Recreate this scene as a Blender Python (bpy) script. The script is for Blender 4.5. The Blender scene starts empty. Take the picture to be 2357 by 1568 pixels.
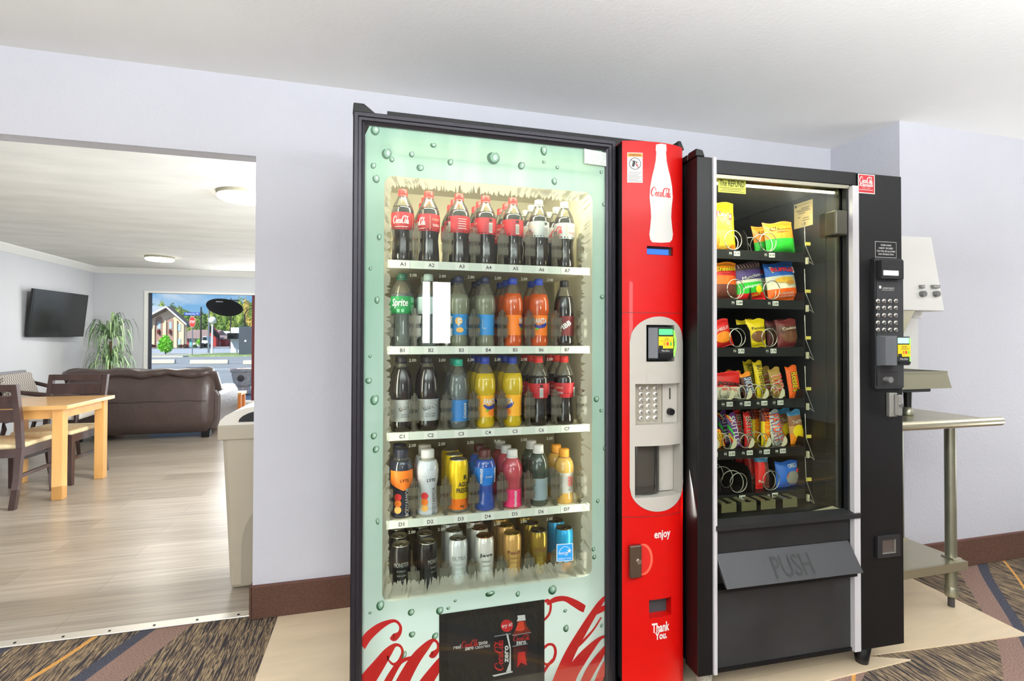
import bpy, math, random
from mathutils import Vector, Matrix, noise
random.seed(7)
SC = bpy.context.scene
COL = SC.collection
PI = math.pi
def R(d): return math.radians(d)

# ------------------------------------------------------------------ camera (surveyed from the photo) and pixel -> point-on-plane helpers
FW, FH, FOC, CY = 2357, 1568, 1175.0, 766.0
EYE = Vector((0, 0, 1.2))
YAW, PITCH, ROLL = R(15.25), R(.67), R(.15)
_f = Vector((math.sin(YAW)*math.cos(PITCH), math.cos(YAW)*math.cos(PITCH), math.sin(PITCH)))
_r0 = Vector((math.cos(YAW), -math.sin(YAW), 0)); _u0 = _r0.cross(_f)
_r = math.cos(ROLL)*_r0 + math.sin(ROLL)*_u0
_u = -math.sin(ROLL)*_r0 + math.cos(ROLL)*_u0
def ray(px, py): return _f + (px-FW/2)/FOC*_r + (CY-py)/FOC*_u
def atX(px, py, v): d = ray(px, py); return EYE + d*(v/d.x)
def atY(px, py, v): d = ray(px, py); return EYE + d*(v/d.y)
def atZ(px, py, v): d = ray(px, py); return EYE + d*((v-EYE.z)/d.z)
cam = bpy.data.cameras.new('camera'); cam.sensor_width = 36; cam.lens = FOC*36/FW
cam.shift_y = (CY-FH/2)/FW; cam.clip_start = .05; cam.clip_end = 600
co = bpy.data.objects.new('camera', cam); COL.objects.link(co)
M = Matrix((_r, _u, -_f)).transposed().to_4x4(); M.translation = EYE; co.matrix_world = M
SC.camera = co

# ------------------------------------------------------------------ materials
def lin(c):
    return tuple(((x/255)/12.92 if x/255 <= .04045 else ((x/255+.055)/1.055)**2.4) for x in c)+(1,)
MATS = {}
def _new(name):
    m = bpy.data.materials.new(name); m.use_nodes = True
    nt = m.node_tree; return m, nt, nt.nodes['Principled BSDF']
def sv(b, **k):
    for n, v in k.items():
        n = n.replace('_', ' ')
        if n in b.inputs: b.inputs[n].default_value = v
def pm(name, rgb, rough=.5, metal=0, spec=.5, emis=0, ergb=None, var=0, scale=8, bump=0, bscale=200, stretch=None, coat=0):
    """plain painted / plastic / metal surface with a little procedural variation"""
    if name in MATS: return MATS[name]
    m, nt, b = _new(name); c = lin(rgb)
    sv(b, Base_Color=c, Roughness=rough, Metallic=metal, Specular_IOR_Level=spec, Coat_Weight=coat)
    if emis: sv(b, Emission_Color=lin(ergb or rgb), Emission_Strength=emis)
    if var or bump:
        tc = nt.nodes.new('ShaderNodeTexCoord'); mp = nt.nodes.new('ShaderNodeMapping')
        nt.links.new(tc.outputs['Object'], mp.inputs[0])
        if stretch: mp.inputs['Scale'].default_value = stretch
    if var:
        n = nt.nodes.new('ShaderNodeTexNoise'); n.inputs['Scale'].default_value = scale; n.inputs['Detail'].default_value = 5
        nt.links.new(mp.outputs[0], n.inputs['Vector'])
        cr = nt.nodes.new('ShaderNodeValToRGB')
        cr.color_ramp.elements[0].position = .3; cr.color_ramp.elements[1].position = .7
        cr.color_ramp.elements[0].color = tuple(x*(1-var) for x in c[:3])+(1,)
        cr.color_ramp.elements[1].color = tuple(min(1, x*(1+var)) for x in c[:3])+(1,)
        nt.links.new(n.outputs['Fac'], cr.inputs[0]); nt.links.new(cr.outputs[0], b.inputs['Base Color'])
    if bump:
        n2 = nt.nodes.new('ShaderNodeTexNoise'); n2.inputs['Scale'].default_value = bscale; n2.inputs['Detail'].default_value = 3
        nt.links.new(mp.outputs[0], n2.inputs['Vector'])
        bp = nt.nodes.new('ShaderNodeBump'); bp.inputs['Strength'].default_value = bump; bp.inputs['Distance'].default_value = .01
        nt.links.new(n2.outputs['Fac'], bp.inputs['Height']); nt.links.new(bp.outputs[0], b.inputs['Normal'])
    MATS[name] = m; return m
def clear(name, rgb=(255, 255, 255), trans=.9, rough=.0, gloss=.5, body=0, brgb=None):
    """thin clear sheet: transparent, with fresnel gloss and an optional milky body"""
    if name in MATS: return MATS[name]
    m, nt, b = _new(name); nt.nodes.remove(b)
    out = nt.nodes['Material Output']
    t = nt.nodes.new('ShaderNodeBsdfTransparent'); t.inputs[0].default_value = lin(rgb)
    g = nt.nodes.new('ShaderNodeBsdfGlossy'); g.inputs['Roughness'].default_value = rough
    fr = nt.nodes.new('ShaderNodeFresnel'); fr.inputs[0].default_value = 1.45
    mu = nt.nodes.new('ShaderNodeMath'); mu.operation = 'MULTIPLY'; mu.inputs[1].default_value = gloss*2; mu.use_clamp = True
    nt.links.new(fr.outputs[0], mu.inputs[0])
    base = t
    if body:
        d = nt.nodes.new('ShaderNodeBsdfDiffuse'); d.inputs[0].default_value = lin(brgb or rgb)
        tl = nt.nodes.new('ShaderNodeBsdfTranslucent'); tl.inputs[0].default_value = lin(brgb or rgb)
        a = nt.nodes.new('ShaderNodeMixShader'); a.inputs[0].default_value = .5
        nt.links.new(d.outputs[0], a.inputs[1]); nt.links.new(tl.outputs[0], a.inputs[2])
        mx0 = nt.nodes.new('ShaderNodeMixShader'); mx0.inputs[0].default_value = body
        nt.links.new(t.outputs[0], mx0.inputs[1]); nt.links.new(a.outputs[0], mx0.inputs[2]); base = mx0
    mx = nt.nodes.new('ShaderNodeMixShader')
    nt.links.new(mu.outputs[0], mx.inputs[0]); nt.links.new(base.outputs[0], mx.inputs[1]); nt.links.new(g.outputs[0], mx.inputs[2])
    nt.links.new(mx.outputs[0], out.inputs[0]); MATS[name] = m; return m
def glow(name, rgb, s):
    return pm(name, rgb, .6, emis=s)

# ------------------------------------------------------------------ mesh collector
_txt = {}
def text_data(s, bold=0.0, shear=0.0):
    if 'M' in s: bold = 0.0
    k = (s, bold, shear)
    if k not in _txt:
        cu = bpy.data.curves.new('t', 'FONT'); cu.body = s; cu.offset = bold; cu.shear = shear; cu.resolution_u = 2; cu.align_x = 'CENTER'
        o = bpy.data.objects.new('t', cu); COL.objects.link(o)
        dg = bpy.context.evaluated_depsgraph_get(); dg.update()
        me = bpy.data.meshes.new_from_object(o.evaluated_get(dg))
        import bmesh
        bm = bmesh.new(); bm.from_mesh(me); bmesh.ops.triangulate(bm, faces=bm.faces); bm.to_mesh(me); bm.free()
        vs = [(v.co.x, v.co.y) for v in me.vertices]; fs = [tuple(p.vertices) for p in me.polygons]
        bpy.data.objects.remove(o); bpy.data.curves.remove(cu); bpy.data.meshes.remove(me)
        xs = [v[0] for v in vs] or [0, 1]; ys = [v[1] for v in vs] or [0, 1]
        x0, x1, y0, y1 = min(xs), max(xs), min(ys), max(ys)
        vs = [((x-(x0+x1)/2)/max(x1-x0, 1e-6), (y-(y0+y1)/2)/max(y1-y0, 1e-6)) for x, y in vs]
        _txt[k] = (vs, fs, (x1-x0)/max(y1-y0, 1e-6))
    return _txt[k]
def spline(pts, n=7):
    """Catmull-Rom through (x, y, width) points"""
    P = [pts[0]]+list(pts)+[pts[-1]]; out = []
    for i in range(1, len(P)-2):
        for k in range(n):
            t = k/n; q = []
            for c in range(3):
                a, b, d, e = P[i-1][c], P[i][c], P[i+1][c], P[i+2][c]
                q.append(.5*((2*b)+(-a+d)*t+(2*a-5*b+4*d-e)*t*t+(-a+3*b-3*d+e)*t**3))
            out.append(q)
    out.append(list(pts[-1])); return out
def ring(n): return [(math.cos(2*PI*i/n), math.sin(2*PI*i/n)) for i in range(n)]
class MB:
    def __init__(s): s.v = []; s.f = []; s.m = []; s.s = []; s.mats = []
    def mi(s, m):
        if m not in s.mats: s.mats.append(m)
        return s.mats.index(m)
    def add(s, vs, fs, m, smooth=False, X=None):
        o = len(s.v); i = s.mi(m)
        s.v += [tuple(X @ Vector(v)) for v in vs] if X is not None else [tuple(v) for v in vs]
        for f in fs: s.f.append([a+o for a in f]); s.m.append(i); s.s.append(smooth)
        return s
    def box(s, x0, x1, y0, y1, z0, z1, m, X=None):
        v = [(x, y, z) for z in (z0, z1) for y in (y0, y1) for x in (x0, x1)]
        return s.add(v, [(0, 2, 3, 1), (4, 5, 7, 6), (0, 1, 5, 4), (2, 6, 7, 3), (0, 4, 6, 2), (1, 3, 7, 5)], m, X=X)
    def hexa(s, lo, hi, m):
        """eight corners: lo = 4 points counter-clockwise, hi = the 4 above"""
        return s.add(list(lo)+list(hi), [(3, 2, 1, 0), (4, 5, 6, 7)]+[(i, (i+1) % 4, 4+(i+1) % 4, 4+i) for i in range(4)], m)
    def quad(s, a, b, c, d, m): return s.add([a, b, c, d], [(0, 1, 2, 3)], m)
    def poly(s, pts, fn, m):
        return s.add([fn(*p) for p in pts], [tuple(range(len(pts)))], m)
    def lathe(s, prof, m, c=(0, 0, 0), seg=20, smooth=True, X=None, sx=1, sy=1):
        """prof = [(r, z[, material])]"""
        rg = ring(seg); n = len(prof)
        base = len(s.v); vs = []
        for p in prof: vs += [(c[0]+p[0]*x*sx, c[1]+p[0]*y*sy, c[2]+p[1]) for x, y in rg]
        if X is not None: vs = [tuple(X @ Vector(v)) for v in vs]
        s.v += vs
        for j in range(n-1):
            mm = prof[j][2] if len(prof[j]) > 2 else m; k = s.mi(mm)
            for i in range(seg):
                a, b = base+j*seg+i, base+j*seg+(i+1) % seg
                s.f.append([a, b, b+seg, a+seg]); s.m.append(k); s.s.append(smooth)
        return s
    def cyl(s, p, q, r0, m, r1=None, seg=16, smooth=True):
        p, q = Vector(p), Vector(q); d = q-p; L = d.length; r1 = r0 if r1 is None else r1
        X = Matrix.Translation(p) @ d.to_track_quat('Z', 'Y').to_matrix().to_4x4()
        rg = ring(seg); vs = [(r0*x, r0*y, 0) for x, y in rg]+[(r1*x, r1*y, L) for x, y in rg]
        s.add(vs, [(i, (i+1) % seg, seg+(i+1) % seg, seg+i) for i in range(seg)], m, smooth, X)
        s.add(vs, [tuple(range(seg))[::-1], tuple(range(seg, 2*seg))], m, False, X); return s
    def tube(s, path, r, m, seg=6, closed=False):
        P = [Vector(p) for p in path]; n = len(P); rg = ring(seg); vs = []
        for i, p in enumerate(P):
            t = (P[min(i+1, n-1)]-P[max(i-1, 0)]).normalized()
            q = t.to_track_quat('Z', 'Y').to_matrix(); rr = r[i] if isinstance(r, (list, tuple)) else r
            vs += [p+q @ Vector((rr*x, rr*y, 0)) for x, y in rg]
        fs = [(j*seg+i, j*seg+(i+1) % seg, (j+1)*seg+(i+1) % seg, (j+1)*seg+i) for j in range(n-1) for i in range(seg)]
        fs += [tuple(range(seg))[::-1], tuple(range((n-1)*seg, n*seg))]
        return s.add(vs, fs, m, True)
    def prism(s, pts, y0, y1, m, X=None, axis='y'):
        """polygon in x,z pushed along y (or in x,y along z, or in y,z along x)"""
        n = len(pts); f = {'y': lambda p, t: (p[0], t, p[1]), 'z': lambda p, t: (p[0], p[1], t), 'x': lambda p, t: (t, p[0], p[1])}[axis]
        vs = [f(p, y0) for p in pts]+[f(p, y1) for p in pts]
        return s.add(vs, [tuple(range(n)), tuple(range(n, 2*n))[::-1]]+[(i+n, (i+1) % n+n, (i+1) % n, i) for i in range(n)], m, X=X)
    def text(s, t, m, fn, w=None, h=None, bold=0., shear=0., cx=0, cy=0, rot=0):
        vs, fs, ar = text_data(t, bold, shear)
        if w is None: w = h*ar
        if h is None: h = w/ar
        ca, sa = math.cos(rot), math.sin(rot)
        return s.add([fn(cx+ca*x*w-sa*y*h, cy+sa*x*w+ca*y*h) for x, y in vs], fs, m)
    def strokes(s, st, m, fn, n=7):
        for pts in st:
            q = spline(pts, n); L = []; Rr = []
            for i in range(len(q)):
                a, b = q[max(i-1, 0)], q[min(i+1, len(q)-1)]
                dx, dy = b[0]-a[0], b[1]-a[1]; l = math.hypot(dx, dy) or 1
                w = max(q[i][2], .001)/2; nx, ny = -dy/l*w, dx/l*w
                L.append((q[i][0]+nx, q[i][1]+ny)); Rr.append((q[i][0]-nx, q[i][1]-ny))
            k = len(L); s.add([fn(*p) for p in L+Rr], [(i, i+1, k+i+1, k+i) for i in range(k-1)], m)
        return s
    def disc(s, c, r, m, fn, seg=24, ry=None):
        vs = [fn(c[0]+r*x*k, c[1]+(ry or r)*y*k) for k in (1, .66, .33) for x, y in ring(seg)]+[fn(*c)]
        fs = [(j*seg+i, j*seg+(i+1) % seg, j*seg+seg+(i+1) % seg, j*seg+seg+i) for j in range(2) for i in range(seg)]+[(2*seg+i, 2*seg+(i+1) % seg, 3*seg) for i in range(seg)]
        return s.add(vs, fs, m)
    def rect(s, x0, x1, y0, y1, m, fn, n=1):
        xs = [x0+(x1-x0)*i/n for i in range(n+1)]
        return s.add([fn(x, y0) for x in xs]+[fn(x, y1) for x in xs], [(i, i+1, n+i+2, n+i+1) for i in range(n)], m)
    def mesh(s, name):
        me = bpy.data.meshes.new(name); me.from_pydata(s.v, [], s.f)
        for m in s.mats: me.materials.append(m)
        me.polygons.foreach_set('material_index', s.m); me.polygons.foreach_set('use_smooth', s.s); me.update(); return me
    def build(s, name, parent=None, world=True, bevel=0, seg=2, label=None, recalc=True):
        if parent is not None and world:
            inv = PM.get(parent.name, Matrix.Identity(4)).inverted(); s.v = [tuple(inv @ Vector(v)) for v in s.v]
        me = s.mesh(name)
        if recalc:
            import bmesh
            bm = bmesh.new(); bm.from_mesh(me); bmesh.ops.recalc_face_normals(bm, faces=bm.faces); bm.to_mesh(me); bm.free()
        o = bpy.data.objects.new(name, me); COL.objects.link(o)
        if parent is not None: o.parent = parent; PM[o.name] = PM.get(parent.name, Matrix.Identity(4))
        if bevel:
            md = o.modifiers.new('bevel', 'BEVEL'); md.width = bevel; md.segments = seg; md.limit_method = 'ANGLE'; md.angle_limit = R(40)
        if label: o['label'] = label
        return o
PM = {}     # world matrices of the things' empties
def tag(o, label, cat, group=None, kind=None):
    o['label'] = label; o['category'] = cat
    if group: o['group'] = group
    if kind: o['kind'] = kind
    return o
def thing(name, label, cat, loc=(0, 0, 0), rz=0, group=None):
    o = bpy.data.objects.new(name, None); COL.objects.link(o); o.empty_display_size = .05
    o.location = loc; o.rotation_euler = (0, 0, rz)
    PM[o.name] = Matrix.Translation(loc) @ Matrix.Rotation(rz, 4, 'Z')
    return tag(o, label, cat, group)
def struct(name, mb, label, cat, **k):
    return tag(mb.build(name, **k), label, cat, kind='structure')
def inst(proto, name, label, cat, loc, rz=0, group=None, tilt=None):
    """a new thing whose parts share the meshes of a prototype [(part, mesh, [(sub, mesh)])]"""
    t = thing(name, label, cat, loc, rz, group)
    if tilt: t.rotation_euler = (tilt[0], tilt[1], rz)
    for pn, me, subs in proto:
        o = bpy.data.objects.new(pn, me); COL.objects.link(o); o.parent = t
        for sn, sm in subs:
            c = bpy.data.objects.new(sn, sm); COL.objects.link(c); c.parent = o
    return t
def fplane(cx, cz, y):          # flat mark facing the camera side (-Y), local x right, y up
    return lambda x, z: (cx+x, y, cz+z)
def fcyl(r, cz, a0=0., c=(0, 0)):   # mark wrapped on an upright cylinder, centred on the -Y side
    return lambda x, z: (c[0]+r*math.sin(a0+x/r), c[1]-r*math.cos(a0+x/r), cz+z)
# a flowing two-word script wordmark, cap height 1, about 3.1 wide, centred
SCRIPT = [
 [(.70, .62, .05), (.78, .72, .10), (.74, .90, .08), (.58, .97, .08), (.36, .86, .15), (.17, .60, .19), (.12, .30, .17), (.26, .08, .11), (.46, .10, .06), (.66, .28, .05), (.80, .46, .05)],
 [(.98, .52, .05), (.86, .44, .10), (.79, .22, .13), (.86, .05, .08), (.99, .12, .07), (1.05, .32, .08), (.99, .50, .05), (.92, .36, .04), (1.1, .36, .04)],
 [(1.36, .40, .10), (1.33, .51, .06), (1.23, .47, .10), (1.14, .22, .13), (1.21, .04, .08), (1.34, .12, .04), (1.44, .28, .04)],
 [(1.66, .46, .05), (1.54, .48, .08), (1.45, .24, .12), (1.50, .05, .08), (1.62, .18, .06), (1.72, .52, .07), (1.68, .22, .11), (1.72, .05, .08), (1.84, .18, .04)],
 [(1.80, .42, .09), (1.95, .46, .09)],
 [(2.42, .60, .05), (2.50, .72, .10), (2.45, .90, .08), (2.30, .97, .08), (2.10, .84, .15), (1.95, .55, .19), (1.92, .26, .17), (2.04, .06, .11), (2.22, .10, .06), (2.4, .28, .05)],
 [(2.45, .92, .06), (2.62, 1.0, .10), (2.85, .86, .12), (3.10, .98, .05)],
 [(2.58, .52, .05), (2.47, .44, .10), (2.41, .22, .13), (2.48, .05, .08), (2.60, .12, .07), (2.66, .32, .08), (2.58, .50, .05), (2.72, .38, .04)],
 [(2.78, .34, .04), (2.94, .70, .05), (3.0, .86, .06), (2.92, .86, .07), (2.80, .50, .11), (2.74, .20, .13), (2.80, .04, .08), (2.92, .16, .04)],
 [(3.08, .46, .05), (2.97, .48, .08), (2.88, .24, .12), (2.94, .05, .08), (3.05, .18, .06), (3.13, .52, .07), (3.08, .22, .11), (3.14, .05, .08), (3.26, .20, .04)]]
def script(mb, m, fn, w, cx=0, cy=0, rot=0, n=5, hs=1.0):
    k = w/3.2; ca, sa = math.cos(rot), math.sin(rot)
    def g(x, y):
        x, y = (x-1.67)*k, (y-.5)*k*hs
        return fn(cx+ca*x-sa*y, cy+sa*x+ca*y)
    mb.strokes(SCRIPT, m, g, n); return mb
# ================================================================== THE SETTING
D, HC = 2.405, 2.325
def wallmat(name, rgb, bump=.25, bs=90, var=.015):
    return pm(name, rgb, .85, spec=.25, var=var, scale=3, bump=bump, bscale=bs)
WALL = wallmat('lavender_wall', (205, 206, 213)); CEIL = wallmat('ceiling_paint', (246, 246, 243), .08, 60)
LWALL = wallmat('lounge_wall', (206, 208, 212), .1, 60); SOFF = wallmat('soffit_plaster', (205, 206, 213), .8, 55, .05)
def plaster():
    m = pm('swirled_plaster', (222, 221, 215), .9, spec=.2, var=.07, scale=2.2, bump=.5, bscale=9, stretch=(.8, 2.2, 1)); return m
def ramp_const(nt, fac, stops, interp='CONSTANT'):
    cr = nt.nodes.new('ShaderNodeValToRGB'); e = cr.color_ramp; e.interpolation = interp
    while len(e.elements) < len(stops): e.elements.new(.5)
    for el, (p, c) in zip(e.elements, stops): el.position = p; el.color = c if len(c) == 4 else lin(c)
    nt.links.new(fac, cr.inputs[0]); return cr.outputs[0]
def mixc(nt, fac, a, b):
    mx = nt.nodes.new('ShaderNodeMix'); mx.data_type = 'RGBA'
    for s, i in ((fac, 0), (a, 6), (b, 7)):
        if hasattr(s, 'is_linked'): nt.links.new(s, mx.inputs[i])
        else: mx.inputs[i].default_value = s
    return mx.outputs[2]
def noise_tex(nt, vec, scale, detail=3, dist=0, st=None):
    if st:
        mp = nt.nodes.new('ShaderNodeMapping'); mp.inputs['Scale'].default_value = st; nt.links.new(vec, mp.inputs[0]); vec = mp.outputs[0]
    n = nt.nodes.new('ShaderNodeTexNoise'); n.inputs['Scale'].default_value = scale; n.inputs['Detail'].default_value = detail
    n.inputs['Distortion'].default_value = dist; nt.links.new(vec, n.inputs['Vector']); return n.outputs['Fac']
def carpet():
    m, nt, b = _new('patterned_carpet'); sv(b, Roughness=.95, Specular_IOR_Level=.1)
    P = nt.nodes.new('ShaderNodeTexCoord').outputs['Object']
    st = noise_tex(nt, P, 1, 2, 0, (130, 6, 1))
    stripes = ramp_const(nt, st, [(0, (54, 51, 53)), (.42, (78, 68, 62)), (.48, (152, 132, 104)), (.53, (112, 94, 76)), (.57, (62, 58, 59)), (.63, (158, 138, 108))])
    fz = noise_tex(nt, P, 260, 2)
    mauve = ramp_const(nt, fz, [(.3, (92, 72, 64)), (.7, (158, 130, 118))], 'LINEAR')
    navy = ramp_const(nt, fz, [(.3, (38, 40, 50)), (.7, (88, 88, 98))], 'LINEAR')
    org = ramp_const(nt, fz, [(.3, (176, 122, 58)), (.7, (226, 172, 100))], 'LINEAR')
    mp = nt.nodes.new('ShaderNodeMapping'); mp.inputs['Rotation'].default_value = (0, 0, R(62)); mp.inputs['Location'].default_value = (.3, .52, 0)
    nt.links.new(P, mp.inputs[0])
    def band(scale, dist, stops):
        w = nt.nodes.new('ShaderNodeTexWave'); w.inputs['Scale'].default_value = scale; w.inputs['Distortion'].default_value = dist
        w.inputs['Detail'].default_value = 0; w.inputs['Detail Scale'].default_value = 1.5; nt.links.new(mp.outputs[0], w.inputs['Vector'])
        return ramp_const(nt, w.outputs['Fac'], stops)
    W1, B1 = (1, 1, 1, 1), (0, 0, 0, 1)
    c = mixc(nt, band(.24, 7, [(0, B1), (.34, W1), (.7, B1)]), stripes, mauve)
    c = mixc(nt, band(.24, 7, [(0, B1), (.62, W1), (.74, B1)]), c, navy)
    c = mixc(nt, band(.2, 8, [(0, B1), (.485, W1), (.52, B1)]), c, org)
    nt.links.new(c, b.inputs['Base Color'])
    bp = nt.nodes.new('ShaderNodeBump'); bp.inputs['Strength'].default_value = .5; bp.inputs['Distance'].default_value = .004
    nt.links.new(fz, bp.inputs['Height']); nt.links.new(bp.outputs[0], b.inputs['Normal']); return m
def planks(name, c1, c2, cm, w, h, rough, grain=(2.2, 38, 1), gcol=.3):
    m, nt, b = _new(name); sv(b, Roughness=rough, Specular_IOR_Level=.5)
    P = nt.nodes.new('ShaderNodeTexCoord').outputs['Object']
    br = nt.nodes.new('ShaderNodeTexBrick'); nt.links.new(P, br.inputs['Vector']); br.offset = .37; br.offset_frequency = 2
    for k, v in (('Color1', lin(c1)), ('Color2', lin(c2)), ('Mortar', lin(cm)), ('Scale', 1), ('Mortar Size', .0012), ('Brick Width', w), ('Row Height', h), ('Bias', 0)): br.inputs[k].default_value = v
    g = noise_tex(nt, P, 1, 6, .6, grain)
    gc = ramp_const(nt, g, [(.3, (0, 0, 0, 1)), (.75, (1, 1, 1, 1))], 'LINEAR')
    mx = nt.nodes.new('ShaderNodeMix'); mx.data_type = 'RGBA'; mx.blend_type = 'MULTIPLY'; mx.inputs[0].default_value = gcol
    nt.links.new(br.outputs['Color'], mx.inputs[6]); nt.links.new(gc, mx.inputs[7]); nt.links.new(mx.outputs[2], b.inputs['Base Color'])
    bp = nt.nodes.new('ShaderNodeBump'); bp.inputs['Strength'].default_value = .12; bp.inputs['Distance'].default_value = .003
    nt.links.new(g, bp.inputs['Height']); nt.links.new(bp.outputs[0], b.inputs['Normal']); return m
CARPET = carpet()
LAM = planks('grey_oak_laminate', (184, 172, 156), (164, 151, 134), (140, 128, 114), 1.25, .19, .3, gcol=.38)
VINYL = planks('beige_vinyl', (252, 230, 194), (244, 218, 180), (200, 176, 142), 3.0, 1.2, .42, (3, 14, 1), .14)
BASEC = pm('brown_carpet_base', (88, 64, 54), .95, spec=.1, var=.4, scale=320, bump=.4, bscale=300)
WHITE = pm('white_trim', (236, 236, 232), .5); STEEL = pm('brushed_steel', (190, 188, 178), .34, 1, var=.06, scale=20, stretch=(1, 30, 1))
BLACK = pm('black_paint', (9, 9, 10), .42, spec=.3); BLACK2 = pm('black_satin', (24, 24, 25), .5, spec=.3, var=.25, scale=6)
CHROME = pm('chrome', (205, 203, 200), .18, 1)

struct('floor', MB().quad((-5, -4.5, 0), (6, -4.5, 0), (6, 2.45, 0), (-5, 2.45, 0), CARPET), 'brown, navy and tan swirl-patterned carpet in front of the machines', 'floor')
struct('floor', MB().quad((-5, 2.45, 0), (3, 2.45, 0), (3, 9.7, 0), (-5, 9.7, 0), LAM), 'grey-tan wood plank floor of the lounge through the opening', 'floor')
mb = MB().prism([(-.386, 2.392), (-.397, 1.5), (-.3, 1.5), (1.5, 1.53), (1.8, 1.525), (2.572, 1.462), (2.6, 1.75), (2.615, 1.988), (2.6, 2.392)], 0, .004, VINYL, axis='z')
struct('floor', mb, 'pale beige vinyl sheet on the carpet under both vending machines', 'floor mat')
mb = MB().prism([(-.3, 1.42), (1.2, 1.44), (1.948, 1.462), (1.80, 1.523), (1.5, 1.528), (-.3, 1.498)], 0, .005, VINYL, axis='z')
struct('floor', mb, 'narrow loose strip of beige vinyl along the front of the sheet', 'floor mat')
mb = MB().box(-.49, 2.7, D, 2.49, 0, HC, WALL).box(-3, -.49, D, 2.4897, 1.984, HC, WALL).box(-5, -3, D, 2.49, 0, HC, WALL)
mb.quad((-3, D+.0005, 1.9835), (-.49, D+.0005, 1.9835), (-.49, 2.489, 1.9835), (-3, 2.489, 1.9835), SOFF)
struct('wall_back', mb, 'pale lavender textured wall behind the machines with a wide opening', 'wall')
struct('wall_right', MB().box(2.604, 6, 1.995, 2.6, 0, HC, WALL), 'pale lavender wall stepping forward behind the steel table', 'wall')
struct('wall_rear', MB().box(-5, 6, -4.6, -4.5, 0, HC, WALL), 'pale lavender wall closing the room opposite the machines', 'wall')
struct('wall_side', MB().box(-5.1, -5, -4.5, D, 0, HC, WALL).box(6, 6.1, -4.5, 2.6, 0, HC, WALL), 'pale lavender end walls of the vending room', 'wall')
struct('ceiling', MB().box(-5, 6, -4.5, D+.02, HC, HC+.06, CEIL), 'smooth off-white ceiling over the vending machines', 'ceiling')
struct('ceiling', MB().box(-5, 3, 2.43, 9.7, HC, HC+.06, plaster()), 'white swirled plaster ceiling of the lounge', 'ceiling')
mb = MB().box(-.492, 2.604, D-.012, D, .004, .138, BASEC).box(-.492, 2.604, D-.013, D, .138, .144, pm('base_cap', (92, 58, 50), .7)).box(-.5, -.49, D-.012, 2.49, .004, .14, BASEC)
struct('baseboard_back', mb, 'brown carpet baseboard along the wall left of the drinks machine', 'baseboard')
mb = MB().box(2.592, 2.604, 1.983, 2.39, .004, .138, BASEC).box(2.592, 6, 1.983, 1.995, .004, .138, BASEC).box(2.592, 6, 1.982, 1.995, .138, .144, MATS['base_cap'])
struct('baseboard_right', mb, 'brown carpet baseboard along the wall behind the steel table', 'baseboard')
t = struct('trim_1', MB().box(-3, -.495, 2.428, 2.478, 0, .007, pm('threshold_metal', (232, 226, 214), .35, .6)), 'metal threshold strip between the carpet and the plank floor', 'threshold strip', bevel=.003)
for i in range(7): MB().cyl((-1.5+i*.158, 2.446, .007), (-1.5+i*.158, 2.446, .009), .005, BLACK, seg=8).build('screw', t)
mb = MB().prism([(2.2, 1.99), (2.33, 1.99)], 0, 0, WHITE) if 0 else MB()
mb.prism([(-4.3, 2.235), (-4.285, 2.235), (-4.215, 2.31), (-4.215, HC), (-4.3, HC)], 2.49, 9.6, WHITE)
struct('trim_2', mb, 'white crown molding along the wall with the television', 'crown molding')
mb = MB().prism([(9.6, 2.235), (9.585, 2.235), (9.515, 2.31), (9.515, HC), (9.6, HC)], -4.3, 3, WHITE, axis='x')
struct('trim_3', mb, 'white crown molding above the lounge window', 'crown molding')
struct('wall_left', MB().box(-4.4, -4.3, 2.49, 9.7, 0, HC, LWALL), 'light grey lounge wall carrying the television', 'wall')
struct('wall_lounge_right', MB().box(3, 3.1, 2.49, 9.7, 0, HC, LWALL), 'light grey wall at the hidden end of the lounge', 'wall')
wx0 = atY(341, 760, 9.6).x; wz1 = atY(460, 677, 9.6).z; wx1 = atY(584, 760, 9.6).x
mb = MB().box(-4.4, wx0-.05, 9.6, 9.7, 0, HC, LWALL).box(wx0-.05, 3.1, 9.6, 9.7, wz1+.03, HC, LWALL).box(wx0-.05, 3.1, 9.6, 9.7, 0, .1, LWALL).box(.9, 3.1, 9.6, 9.7, .1, wz1+.03, LWALL)
struct('wall_far', mb, 'light grey far lounge wall around the big window', 'wall')
w = thing('window_1', 'large plate window of the lounge looking onto the parking lot', 'window', (wx0, 9.62, .1)); w['kind'] = 'structure'
MB().box(wx0-.05, wx0, 9.57, 9.7, .1, wz1+.03, WHITE).box(wx0, .9, 9.57, 9.7, wz1, wz1+.03, WHITE).box(wx0, .9, 9.57, 9.7, .1, .13, WHITE).build('window_frame', w)
DRED = pm('oxblood_post', (96, 26, 28), .5)
MB().box(wx1-.03, wx1+.06, 9.6, 9.68, .13, wz1, DRED).build('mullion', w, label='dark red upright mullion')
MB().box(wx0, wx0+.025, 9.6, 9.68, .13, wz1, pm('dark_gasket', (60, 62, 70), .6)).build('gasket', w)
MB().box(wx0+.02, .9, 9.645, 9.651, .13, wz1, clear('window_glass', (250, 253, 252), gloss=.35)).build('pane', w)

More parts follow.
